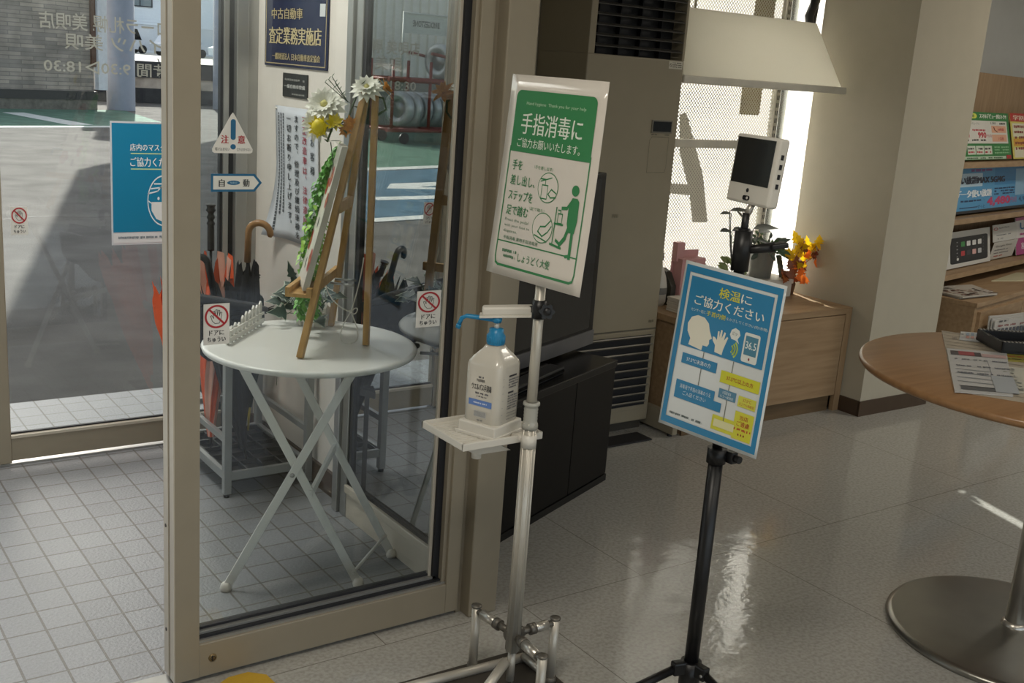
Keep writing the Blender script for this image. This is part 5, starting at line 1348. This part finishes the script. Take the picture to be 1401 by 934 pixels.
# ================================================================== SHELF UNIT BEYOND THE PILLAR
S0 = Vector((5.126, 3.067, 0)); se = Vector((.979, .205, 0)).normalized(); sn = Vector((-se.y, se.x, 0))
Ms = Matrix(((se.x, sn.x, 0, S0.x), (se.y, sn.y, 0, S0.y), (0, 0, 1, 0), (0, 0, 0, 1)))
def sp(s_, n_, z): return Ms @ Vector((s_, n_, z))
t = thing('low_cabinet', 'low oak cabinet with drawers beyond the pillar, under the brochure shelves', 'cabinet', tuple(S0))
b = MB(); b.box((0, .006, .0), (1.9, .50, .487), 0, Ms); b.build('carcass', wood_oak, t)
b = MB(); b.box((-.004, -.004, .487), (1.9, .50, .512), .002, Ms); b.build('counter_top', wood_oak, t)
for s0, s1 in ((.045, .66), (.665, 1.28), (1.285, 1.86)):
    for z0, z1 in ((.05, .24), (.245, .462)):
        b = MB(); b.box((s0, -.012, z0), (s1, .008, z1), .001, Ms); b.build('drawer', wood_oak, t)
t = thing('brochure_shelf', 'oak display shelves holding phone flyers beyond the pillar', 'shelf', tuple(sp(.8, .4, .51)))
b = MB(); b.box((-.1, .49, .513), (1.95, .51, 1.665), 0, Ms); b.build('back_panel', wood_oak_v, t)
for z in (.585, .885, 1.182):
    b = MB(); b.box((-.1, .255, z-.022), (1.95, .49, z), .001, Ms); b.mi = 0; b.box((-.1, .25, z-.022), (1.95, .258, z+.008), .001, Ms); b.build('shelf_board', wood_oak, t)
b = MB(); b.box((-.1, .33, .5125), (-.08, .49, 1.3), 0, Ms); b.box((1.93, .33, .5125), (1.95, .49, 1.3), 0, Ms); b.build('side_panel', wood_oak_v, t)
def flyer(name, label, cat, s0, s1, z0, z1, nb, nt, col, group=None, th=.003):
    t = thing(name, label, cat, tuple(sp(s0, nb, z0)), group)
    O = sp(s0, nt, z1); W = se*(s1-s0); Hh = sp(s0, nb, z0)-O
    b = MB(); sheet(b, O, W, Hh, th); b.build('sheet', ink(col), t)
    return t, Art(O, W/100, Hh/100, lift=.001), Art(O, W/100, Hh/100, lift=.001)
t, a, c = flyer('plan_flyer', 'green and white phone plan flyer on the top shelf, left of the yellow one', 'flyer', .18, 1.135, 1.192, 1.448, .34, .41, '2f7f3f', 'flyers on the top shelf')
a.rect(8, 18, 88, 48, 'd8d5cc', 0); a.rect(70, 28, 24, 15, 'dfa98a', 1); a.rect(70, 47, 24, 15, 'dfa98a', 1); a.rect(30, 3, 19, 11, 'd6dc5a', 0, r=5)
for k in range(3): a.rect(30+13*k, 71, 12, 18, 'cfd6c6', 0)
a.rect(20, 93, 70, 6, 'bcd0b8', 0); a.rect(91, 91, 8, 8, 'b02a2a', 1); a.line([(74, 31), (75, 37), (79, 41)], 1.4, '6a2a1f', 2); a.build('illustration', t)
c.text('スマホデビューがおトク!!', 53, 3, 43, 10, 'eef0e4', bold=.04); c.text('はじめ', 34, 5.5, 11, 6.5, '3a6a2a', bold=.02)
c.text('スマートフォンデビュープラン', 28, 22, 24, 5, '5a6a5a'); c.text('3,080', 69, 20, 9, 6, '33332f'); c.scribble(79, 21, 16, 4, '33332f', seed=2)
c.text('990', 48, 42, 13, 13, 'b8283a', bold=.04); c.text('月額', 26, 45, 9, 9, 'b8283a', bold=.02); c.text('円/月', 62, 47, 7, 6, 'b8283a')
c.scribble(40, 36, 20, 4, 'b8283a', seed=4); c.scribble(30, 57, 30, 4, '33332f', seed=5); c.text('24時間', 80, 33, 10, 6, 'b8283a', bold=.02); c.text('1GB', 80, 52, 9, 7, 'b8283a', bold=.02)
for k in range(3): c.scribble(31+13*k, 75, 9, 4, '33332f', seed=7+k); c.scribble(31+13*k, 82, 9, 4, 'b8283a', seed=17+k)
for k in range(3): c.scribble(72, 72+k*6, 24, 3.5, '8fc08f', seed=27+k)
c.scribble(28, 95, 56, 3, '3a5a3a', seed=31); c.build('lettering', t)
t, a, c = flyer('plan_flyer', 'yellow and red phone flyer on the top shelf, right of the green one', 'flyer', 1.165, 1.75, 1.192, 1.452, .34, .41, 'dcd06a', 'flyers on the top shelf')
a.rect(0, 0, 100, 18, 'b8322a', 0); a.rect(4, 22, 60, 30, 'e0dcc0', 0); a.rect(4, 56, 60, 16, 'd8a03a', 0); a.rect(4, 75, 90, 22, 'e0dcc0', 0); a.build('illustration', t)
for k in range(5): c.scribble(8, 26+k*12, 50, 6, '8a3a2a', seed=60+k)
c.text('学割', 8, 4, 30, 11, 'f0e6d0', bold=.04); c.build('lettering', t)
t, a, c = flyer('unlimited_sign', 'long bright blue sign for unlimited data on the middle shelf', 'sign', .18, 1.75, .897, 1.156, .335, .37, '1f2226', None, .012)
a.rect(1, 2, 98, 92, '4f97c4', 0); a.rect(1, 16, 37, 28, 'b9d2e2', 1, r=1); a.rect(50, 4, 49, 40, '3a86ba', 0.5); a.rect(72, 10, 25, 60, '8fb6d2', 1); a.build('illustration', t)
c.text('使い放題MAX 5G/4G', 12, 22, 48, 17, '1f2c48', 3, bold=.03); c.text('データ使い放題', 14, 51, 33, 16, 'eaf0f4', 3, bold=.04)
c.text('4,480', 43, 69, 24, 22, 'c23a6a', 3, bold=.05); c.text('円/月', 67.5, 74, 6, 12, 'c23a6a', 3); c.text('4,928', 76, 74, 12, 13, '2f5a86', 3, bold=.02); c.text('ずっと', 34, 84, 7, 8, '1f3c68', 3)
c.scribble(27, 7, 22, 6, '7a4a8a', 3, seed=3)
for k in range(3): c.scribble(50, 50+k*6, 21, 3.5, '1f3c68', 3, seed=70+k)
c.scribble(18, 72, 22, 4, '1f3c68', 3, seed=75); c.line([(18, 88), (33, 88)], 2, '1f3c68', 3); c.build('lettering', t)
t, a, c = flyer('tablet_board', 'white board picturing a black tablet with coloured app icons, on the lowest shelf', 'board', .36, 1.06, .592, .79, .335, .37, 'cfccc4', None, .006)
a.rect(14, 17, 80, 72, '17191c', 0, r=5)
for r in range(2):
    for k in range(4): a.rect(36+k*12, 30+r*26, 8, 14, (('3f8a4a', 'd9d9d4', 'cfcfca', 'd9d9d4'), ('b8363a', '3a3c40', 'd6a7a0', 'b7b9ba'))[r][k], 1, r=1.5)
for k in range(5): a.disc(28, 30+k*10, 1.5, '9a9c9e', 1, 10); a.disc(84, 26+k*9, 1.3, '5a5c5e', 1, 10)
a.rect(27, 74, 4, 7, 'd9d9d4', 1, r=1); a.build('illustration', t); c.build if False else None
t = thing('leaflet_holder', 'white folded device leaflets beside the pictured tablet on the lowest shelf', 'leaflet', tuple(sp(1.1, .36, .586)))
for z0, z1, nt in ((.592, .70, .33), (.70, .80, .36)):
    O = sp(1.07, nt, z1); W = se*.40; Hh = sp(1.07, nt+.02 if z0 < .65 else .34, z0)-O
    b = MB(); sheet(b, O, W, Hh, .002); b.build('leaflet', ink('cbc8c0'), t)
    a = Art(O, W/100, Hh/100, lift=.001)
    if z0 > .65: a.ring(12, 25, 6, 3, 'b8463a', 1, 16); a.text('Apple Watch', 24, 16, 44, 12, '3a3a3a'); a.scribble(14, 60, 60, 6, '77777a', seed=4); a.scribble(18, 80, 24, 6, '77777a', seed=5)
    else: a.text('Google Pixel', 10, 18, 66, 14, '3a3a3a'); a.scribble(10, 44, 60, 6, '77777a', seed=6); a.scribble(12, 62, 66, 6, '77777a', seed=7); a.scribble(12, 80, 40, 6, 'b8463a', seed=8)
    a.build('lettering', t)
t, a, c = flyer('magenta_flyer', 'white and magenta flyer with a blue letter on the lowest shelf at the frame edge', 'flyer', 1.50, 1.88, .592, .82, .335, .38, 'd6d2cc')
a.rect(0, 0, 100, 8, 'b0527f', 0); a.rect(0, 55, 100, 45, 'b0407f', 0); a.build('illustration', t)
c.text('UQ', 20, 14, 60, 22, '3a6fa0', bold=.03); c.text('割引', 24, 68, 50, 18, 'e6dfe2', bold=.04); c.scribble(20, 42, 50, 6, 'b0407f', seed=3); c.build('lettering', t)
t = thing('magazine', 'brown patterned magazine lying on the low oak cabinet next to the pillar', 'magazine', tuple(sp(.2, .15, .513)))
b = MB(); b.prism([sp(.02, .10, .5128), sp(.36, .03, .5128), sp(.50, .22, .5128), sp(.10, .34, .5128)], (0, 0, .010)); b.prism([sp(.01, .08, .5229), sp(.30, .02, .5229), sp(.44, .20, .5229), sp(.06, .30, .5229)], (0, 0, .006)); b.build('pages', ink('bdb8ae'), t)
a = Art(sp(.06, .30, .529), (sp(.44, .20, 0)-sp(.06, .30, 0))/100, (sp(.01, .08, 0)-sp(.06, .30, 0))/100, lift=.0008)
rnd = random.Random(4)
for k in range(60):
    x, y = rnd.uniform(8, 88), rnd.uniform(35, 92); a.disc(x, y, rnd.uniform(2, 6), rnd.choice(['5a3f38', '7a5a50', '3c2d2a', '9a8478', 'c9bcb2']), 1+k % 4, 8)
a.text('美唄', 12, 8, 30, 20, '55504a', 1); a.build('cover_print', t)
t = thing('paper_sheet', 'pale cream sheet lying on the low oak cabinet at the frame edge', 'paper', tuple(sp(1.2, .2, .513)))
b = MB(); b.prism([sp(.80, .22, .5128), sp(1.05, .10, .5128), sp(1.5, .12, .5128), sp(1.3, .25, .5128)], (0, 0, .004)); b.build('sheet', ink('cdc8a8'), t)
t = thing('newspaper_stand', 'newspapers with rows of small pictures standing before the low cabinet drawers', 'newspaper', tuple(sp(.4, -.08, .0)))
b = MB()
for k in range(3): b.prism([sp(.10+.01*k, -.05-.012*k, .20), sp(.66, -.05-.012*k, .18), sp(.62, -.05-.012*k, .405-.01*k), sp(.36, -.055-.012*k, .425-.008*k), sp(.07+.01*k, -.05-.012*k, .448-.012*k)], sn*.006)
b.build('pages', ink('bfbcb6'), t)
b = MB(); b.box((.08, -.11, 0), (.66, -.03, .02), 0, Ms); b.box((.09, -.105, .02), (.11, -.035, .22), 0, Ms); b.box((.63, -.105, .02), (.65, -.035, .22), 0, Ms); b.box((.09, -.11, .18), (.65, -.10, .21), 0, Ms); b.build('rack', silver, t)
a = Art(sp(.09, -.076, .44), (sp(.62, -.076, .40)-sp(.09, -.076, .44))/100, Vector((0, 0, -.0024)), lift=.002)
a.scribble(4, 6, 30, 4, '55555a', seed=2); a.scribble(8, 16, 76, 4, '8a4a4a', seed=3)
for k in range(8): a.rect(8+k*11, 24, 8, 18, '3a4250', 1); a.rect(9+k*11, 44, 6, 4, 'a9a9a6', 1)
for k in range(4): a.scribble(8, 54+k*9, 80, 4, '77777a', seed=40+k)
a.build('page_print', t)

# ================================================================== ROUND MEETING TABLE
RC, RZ = (2.99, 1.51), .77
t = thing('meeting_table', 'round beech topped meeting table on a steel disc base at the right edge', 'table', (2.973, 1.485, 0))
b = MB(); b.lathe([(0, RZ-.026), (.515, RZ-.026), (.528, RZ-.021), (.535, RZ-.012), (.533, RZ-.003), (.527, RZ), (0, RZ)], (RC[0], RC[1], 0), 96); b.build('tabletop', wood_table, t)
b = MB(); b.lathe([(0, 0), (.355, 0), (.358, .008), (.352, .017), (.338, .021), (.06, .027), (0, .027)], (2.955, 1.475, 0), 80); b.build('base', mat('satin_steel', '9b9a94', rough=.3, metal=.9, var=.05), t)
b = MB(); b.tube([(2.973, 1.485, .02), (2.973, 1.485, .745)], .029, 28); b.lathe([(.029, .04), (.036, .036), (.038, .026)], (2.973, 1.485, 0), 28); b.build('post', chrome, t)
b = MB(); b.lathe([(0, .725), (.16, .725), (.16, .744), (0, .744)], (2.985, 1.50, 0), 32); b.build('mounting_plate', black_plastic, t)
def flat(name, label, cat, pts, z, th, col, part='sheet'):
    t = thing(name, label, cat, (pts[0][0], pts[0][1], z))
    b = MB(); b.prism([(x, y, z) for x, y in pts], (0, 0, th)); b.build(part, ink(col), t)
    P = [Vector((x, y, z+th)) for x, y in pts]
    return t, Art(P[0], (P[3]-P[0])/100, (P[1]-P[0])/100, lift=.0008)
Z1 = RZ+.0005
t, a = flat('table_mat', 'pale pinstriped desk sheet spread across the round table', 'mat', [(3.19, 2.015), (2.55, 1.545), (2.80, 1.15), (3.44, 1.62)], Z1, .0012, 'b9ae9c')
for k in range(16): a.rect(0, 2+k*6.1, 100, .7, '9a8f80', 0)
a.text('DATE', 6, 10, 3, 5, '6a6a70', 1); a.build('stripe_print', t)
Z2 = Z1+.0022
t, a = flat('phone_catalogue', 'white phone catalogue page with a red and black headline on the round table', 'leaflet', [(2.966, 1.847), (2.535, 1.535), (2.655, 1.445), (3.104, 1.734)], Z2, .0018, 'c9c9c8')
a.rect(5, 6, 50, 10, '4a4346', 1); a.rect(18, 6, 26, 10, 'a33c44', 2); a.rect(56, 8, 40, 8, 'c9a9a6', 1)
for k in range(9): a.scribble(10+(k % 3)*30, 24+(k//3)*16, 24, 3, '6a6d78', seed=80+k)
for k in range(5): a.line([(8, 50+k*9), (60, 52+k*9)], .9, '77808a', 1)
a.rect(10, 86, 50, 8, '5a5c60', 1); a.rect(60, 60, 34, 34, 'b4bac0', 1); a.line([(62, 25), (62, 58)], .7, '6a6d78', 1); a.build('page_print', t)
t, a = flat('price_leaflet', 'small blue and red price leaflet at the back of the round table', 'leaflet', [(3.235, 1.975), (3.12, 1.905), (3.215, 1.815), (3.35, 1.895)], Z2, .0018, 'c4c6c8')
a.rect(2, 10, 8, 60, 'd6d6d2', 1); a.text('新', 3, 30, 6, 20, '4a4a50', 2)
for k in range(7): a.rect(14+k*11, 15, 7, 30, '8fa3b8', 1); a.rect(14+k*11, 55, 8, 26, 'c9948a', 1)
a.build('page_print', t)
t = thing('pen_tray', 'black rectangular tray with a woven rim on the round table', 'tray', (3.25, 1.75, Z2))
Mp = Matrix.Translation((3.085, 1.742, Z2+.0002)) @ Matrix.Rotation(math.radians(-33), 4, 'Z')
b = MB(); b.box((0, 0, .004), (.26, .17, .010), 0, Mp)
for q in (((0, 0, 0), (.26, .01, .036)), ((0, .16, 0), (.26, .17, .036)), ((0, 0, 0), (.01, .17, .036)), ((.25, 0, 0), (.26, .17, .036))): b.box(*q, .002, Mp)
b.build('tray_body', black_plastic, t)
b = MB()
for k in range(22): b.box((.004+k*.0117, -.001, .0355), (.010+k*.0117, .011, .0385), .001, Mp); b.box((.004+k*.0117, .159, .0355), (.010+k*.0117, .171, .0385), .001, Mp)
b.build('woven_rim', mat('grey_weave', '8a8780', rough=.5), t)
t, a = flat('yellow_leaflet', 'yellow printed leaflet half under the black tray on the round table', 'leaflet', [(3.06, 1.77), (2.985, 1.70), (3.20, 1.55), (3.27, 1.62)], Z1+.0016, .0006, 'a39a3e')
a.scribble(8, 30, 70, 14, 'b0602a', seed=3); a.scribble(8, 62, 50, 12, '5a5a2a', seed=4); a.build('page_print', t)
t, a = flat('white_leaflet', 'cream sheet with a leafy grey edge in front of the black tray', 'leaflet', [(2.93, 1.655), (2.70, 1.475), (2.92, 1.27), (3.16, 1.46)], Z1+.0016, .0014, 'cfcdbf')
rnd = random.Random(6)
for k in range(40): a.disc(rnd.uniform(2, 12), rnd.uniform(5, 95), rnd.uniform(.8, 2.6), rnd.choice(['9a9c96', '7f837c', 'b4b5ac']), 1+k % 3, 8)
a.build('page_print', t)

# ================================================================== THE YARD
def mat_brick(name, c1, c2, mortar, bw, rh):
    m = bpy.data.materials.new(name); m.use_nodes = True
    tr = m.node_tree; bs = tr.nodes['Principled BSDF']
    tc = tr.nodes.new('ShaderNodeTexCoord'); sx = tr.nodes.new('ShaderNodeSeparateXYZ'); cb = tr.nodes.new('ShaderNodeCombineXYZ')
    tr.links.new(tc.outputs['Object'], sx.inputs[0]); tr.links.new(sx.outputs['X'], cb.inputs['X']); tr.links.new(sx.outputs['Z'], cb.inputs['Y'])
    br = tr.nodes.new('ShaderNodeTexBrick'); br.inputs['Scale'].default_value = 1; br.inputs['Brick Width'].default_value = bw; br.inputs['Row Height'].default_value = rh; br.inputs['Mortar Size'].default_value = .008
    br.inputs['Color1'].default_value = srgb(c1); br.inputs['Color2'].default_value = srgb(c2); br.inputs['Mortar'].default_value = srgb(mortar)
    tr.links.new(cb.outputs[0], br.inputs['Vector'])
    n = tr.nodes.new('ShaderNodeTexNoise'); n.inputs['Scale'].default_value = 3; tr.links.new(cb.outputs[0], n.inputs['Vector'])
    mx = tr.nodes.new('ShaderNodeMix'); mx.data_type = 'RGBA'; mx.blend_type = 'OVERLAY'; mx.inputs[0].default_value = .6
    tr.links.new(br.outputs['Color'], mx.inputs[6]); tr.links.new(n.outputs['Fac'], mx.inputs[7]); tr.links.new(mx.outputs[2], bs.inputs['Base Color'])
    bs.inputs['Roughness'].default_value = .85
    return m
brick = mat_brick('grey_brown_brick', '857d77', 'a89c90', '7a736d', .5, .08)
wd = Vector((2.19, .76, 0)).normalized(); wn = Vector((-wd.y, wd.x, 0)); w0 = Vector((4.53, 24.1, 0))
Mw = Matrix(((wd.x, wn.x, 0, w0.x), (wd.y, wn.y, 0, w0.y), (0, 0, 1, 0), (0, 0, 0, 1)))
t = thing('brick_building', 'grey brown brick building across the yard at the top left', 'building', tuple(w0))
b = MB(); b.box((-9, .02, .38), (2.14, 6, 2.8), 0, Mw); b.build('wall', brick, t)
b = MB(); b.box((-9, -.02, .20), (2.2, .1, .38), 0, Mw); b.mi = 1; b.box((-9, .0, -.05), (2.2, 6, .20), 0, Mw); b.build('base', [mat('dark_flashing', '2b2a2a'), mat('rough_footing', '6b675f', rough=.9, var=.3, bump=.6)], t)
b = MB(); b.box((2.06, -.05, .9), (2.16, .06, 2.35), 0, Mw); b.build('door', mat('brown_door', '5b3b2a', rough=.6), t)
b = MB(); b.box((2.16, -.12, .42), (2.38, .06, 3.4), 0, Mw); b.box((2.0, -.1, 2.35), (2.38, .1, 2.6), 0, Mw); b.build('drainpipe', mat('white_trim', 'd6d8dc', rough=.6), t)
t = thing('yard_fence', 'low black fence with a stained white panel behind the round pillar', 'fence', (10, 28.4, 0))
b = MB(); b.box((7.3, 28.35, .62), (15, 28.5, 1.02)); b.box((7.3, 28.35, .0), (15, 28.5, .36)); b.build('dark_board', mat('black_board', '2b2c30', rough=.7, var=.2), t)
b = MB(); b.box((7.4, 28.4, .34), (15, 28.47, .64)); b.build('white_panel', mat('stained_white', 'b3a79a', rough=.8, var=.35, scale=3), t)
t = thing('sign_post', 'thin dark pole standing in front of the low black fence', 'post', (9.2, 28.1, 0))
b = MB(); b.tube([(9.15, 28.1, -.006), (9.15, 28.1, .72)], .025, 8); b.tube([(9.15, 28.1, .72), (8.95, 28.1, 1.1)], .015, 8); b.build('pole', black_plastic, t)
b = MB(); b.lathe([(0, 0), (.05, .02), (.03, .06), (0, .07)], (9.15, 28.1, -.006), 12); b.build('base', mat('concrete_foot', 'a9a69e'), t)
siding = mat('pale_blue_siding', 'e2e8ee', rough=.6, var=.04)
t = thing('street_house', 'pale blue sided house with a dark window far across the road', 'house', (36, 100, .55))
b = MB(); b.box((27.5, 100, 2.9), (60, 110, 12))
for k in range(40): b.box((27.45, 99.95, 2.9+.23*k), (60, 100, 3.08+.23*k))
b.build('wall', siding, t)
b = MB(); b.box((27.5, 100.05, .5), (60, 110, 2.9)); b.build('lower_wall', mat('white_shop_wall', 'd3d6da', rough=.7), t)
b = MB(); b.box((29.1, 99.85, 4.35), (31.4, 100, 5.6)); b.mi = 1; b.box((29.25, 99.8, 4.45), (30.25, 99.86, 5.5)); b.box((30.35, 99.8, 4.45), (31.25, 99.86, 5.5)); b.build('window', [mat('dark_frame', '33383f'), mat('dull_pane', '6d7a80', rough=.2)], t)
b = MB(); b.lathe([(0, .2), (.45, .2), (.5, 0)], seg=18, M=Matrix.Translation((32.6, 99.9, 5.2)) @ Matrix.Rotation(PI/2, 4, 'X')); b.build('wall_lamp', wall_white, t)
b = MB(); b.prism([(28.3, 99.9, 2.5), (29.7, 99.9, 2.5), (29.4, 99.9, 3.4)], (0, -.3, 0)); b.build('blue_flag', mat('blue_flag', '2f7fc0'), t)
def car(label, x, y, z, rot, col, van=False):
    t = thing('parked_car', label, 'car', (x, y, z), 'parked cars beyond the fence')
    M = Matrix.Translation((x, y, z)) @ Matrix.Rotation(rot, 4, 'Z')
    b = MB(); hh = 1.9 if van else 1.45
    prof = [(-2.1, .3), (-2.15, .8), (-1.7, .95), (-1.35, hh), (1.0 if not van else 1.8, hh), (1.5 if not van else 2.1, .95), (2.15, .85), (2.15, .3)]
    b.prism([M @ Vector((px, -.8, pz)) for px, pz in prof], M.to_3x3() @ Vector((0, 1.6, 0))); b.build('body', mat('car_paint_'+col, col, rough=.25), t)
    b = MB()
    for sy in (-.81, .80):
        b.prism([M @ Vector((px, sy, pz)) for px, pz in ((-1.45, 1.0), (-1.2, hh-.1), (.9, hh-.1), (1.25, 1.0))], M.to_3x3() @ Vector((0, .02, 0)))
    b.build('window', screen_mat, t)
    for wx in (-1.3, 1.3):
        for sy in (-.75, .75):
            b = MB(); b.tube([M @ Vector((wx, sy-.12, .32)), M @ Vector((wx, sy+.12, .32))], .32, 18); b.build('wheel', black_plastic, t)
    return t
car('white van parked far off, left of the door stile', 25.3, 88, .55, .1, 'd3d6da', True)
car('silver car parked far off beside the white van', 28.5, 84, .55, .2, 'b9bdc4')
car('white car parked far off, seen through the gap right of the stile', 31.5, 80, .55, .25, 'c9d3dc')
t = thing('hedge', 'row of rough green and yellow roadside bushes beyond the gravel', 'hedge', (12, 33, 0))
rnd = random.Random(12)
b = MB()
for k in range(420):
    x, y = rnd.uniform(9.5, 17), rnd.uniform(33, 34); h = rnd.uniform(.05, .75); b.mi = k % 2
    b.leaf((x, y, h), (rnd.uniform(-1, 1), rnd.uniform(-1, .2), rnd.uniform(0, 1)), .22, .10)
b.build('foliage', [mat('bush_green', '5f7346', var=.3), mat('bush_yellow', 'a6a24a', var=.2)], t, normals=False)
b = MB()
for k in range(20): x = rnd.uniform(9.5, 17); b.tube([(x, 33.5, -.02), (x+.1, 33.5, .6)], .02, 5)
b.build('stem', mat('twig', '5b4c3a'), t)
t = thing('road_sign', 'round dark road sign far off between the stile and the grey pillar', 'sign', (27.5, 68, .5))
b = MB(); b.tube([(27.5, 68, .5), (27.5, 68, 2.9)], .06, 8); b.build('pole', grey_steel, t)
b = MB(); b.lathe([(0, .04), (.40, .04), (.40, 0), (0, 0)], seg=24, M=Matrix.Translation((27.5, 67.9, 2.75)) @ Matrix.Rotation(PI/2, 4, 'X')); b.build('sign_face', mat('slate_sign', '565f68'), t)
t = tag(MB.build((lambda q: (q.leaf((2.62, 5.86, 0.008), (1, .3, .12), .085, .055, (0, 0, 1), -.25), q.leaf((2.64, 5.87, .012), (-.4, 1, .2), .05, .03, (0, 0, 1), -.2), q)[-1])(MB()), 'fallen_leaf', mat('dry_leaf', '9a6f42', rough=.7)), 'dry brown fallen leaf on the asphalt outside the door', 'leaf')

# what the dark pane mirrors: the side of the yard with the tyre trolley
t = thing('corrugated_shed', 'pale corrugated metal shed standing at the left side of the yard', 'shed', (-9.5, 21, 0))
b = MB(); b.box((-16, 21.1, 1.15), (-7.0, 26, 5.2))
for k in range(42): b.prism([(-15.9+.21*k, 21.1, 1.15), (-15.78+.21*k, 21.1, 1.15), (-15.80+.21*k, 21.04, 1.15), (-15.88+.21*k, 21.04, 1.15)], (0, 0, 4.0))
b.build('wall', mat('corrugated_cream', 'efece0', rough=.5), t)
b = MB(); b.box((-16, 21.0, -.05), (-7.0, 26, 1.15)); b.build('base', mat('shed_base', '9a968a', rough=.8), t)
b = MB()
for k in range(10): b.box((-7.0, 21.5, .1+.5*k), (-5.9, 26, .5+.5*k))
b.build('side_wall', mat('white_slats', 'd6d8d6', rough=.6), t)
red = mat('red_frame', '8a3a2e', rough=.5)
t = thing('tyre_trolley', 'red framed wheeled trolley with a sign board, holding wrapped tyres in the yard', 'trolley', (-7.6, 18, 0))
TX = Vector((1, -.12, 0)).normalized(); TY = Vector((.12, 1, 0)).normalized(); T0 = Vector((-9.3, 18.2, 0))
def tp(x, y, z): return T0+TX*x+TY*y+Vector((0, 0, z))
b = MB()
for y in (0, .7):
    for x in (0, .9, 1.75, 2.6): b.tube([tp(x, y, .22), tp(x, y, 1.5)], .03, 8)
    b.tube([tp(0, y, .25), tp(2.7, y, .25)], .04, 8); b.tube([tp(0, y, 1.15), tp(2.7, y, 1.15)], .045, 8); b.tube([tp(1.0, y, 1.15), tp(1.35, y, 1.6), tp(1.75, y, 1.65)], .03, 8)
for x in (0, .6, 1.4, 2.6): b.tube([tp(x, 0, .25), tp(x, .7, .25)], .03, 8); b.tube([tp(x, 0, 1.15), tp(x, .7, 1.15)], .03, 8)
b.build('frame', red, t)
b = MB(); b.tube([tp(1.4, 0, 1.2), tp(1.4, 0, 2.33), tp(2.42, 0, 2.33), tp(2.42, 0, 1.2)], .025, 8); b.prism([tp(1.42, .02, 1.98), tp(2.40, .02, 1.98), tp(2.40, .02, 2.31), tp(1.42, .02, 2.31)], TY*.02); b.build('sign_board', mat('pale_sign', 'c9ccc4', rough=.5), t)
a = Art(tp(1.42, .02, 2.31), TX*.98/100, Vector((0, 0, -.0033)), lift=.004); a.text('BRIDGESTONE', 18, 30, 62, 34, '33383c', bold=.02); a.build('lettering', t)
for x in (.3, 2.3):
    for y in (0, .7):
        b = MB(); b.tube([tp(x, y-.03, .1), tp(x, y+.03, .1)], .1, 16); b.build('wheel', black_plastic, t)
def tyre(loc, ax, label):
    t = thing('wrapped_tyre', label, 'tyre', tuple(loc), 'wrapped tyres on the trolley')
    Mx_ = Matrix.Translation(loc) @ Vector(ax).to_track_quat('Z', 'Y').to_matrix().to_4x4()
    b = MB(); b.lathe([(.17, -.07), (.24, -.095), (.30, -.085), (.325, -.05), (.325, .05), (.30, .085), (.24, .095), (.17, .07), (.17, -.07)], seg=32, M=Mx_); b.build('tread', mat('silver_wrap', 'c6c8c4', rough=.3, metal=.4, var=.15), t)
    b = MB(); b.lathe([(0, .02), (.16, .04), (.17, .0), (.16, -.04), (0, -.02)], seg=24, M=Mx_); b.build('rim', silver, t)
for k in range(5): tyre(tp(1.30+.22*k, .35, .62), TX*1+TY*-.25, 'silver wrapped tyre standing on the lower deck of the yard trolley')
tyre(tp(1.28, .35, 1.52), TX*1+TY*-.25, 'silver wrapped tyre standing on the upper deck of the yard trolley')
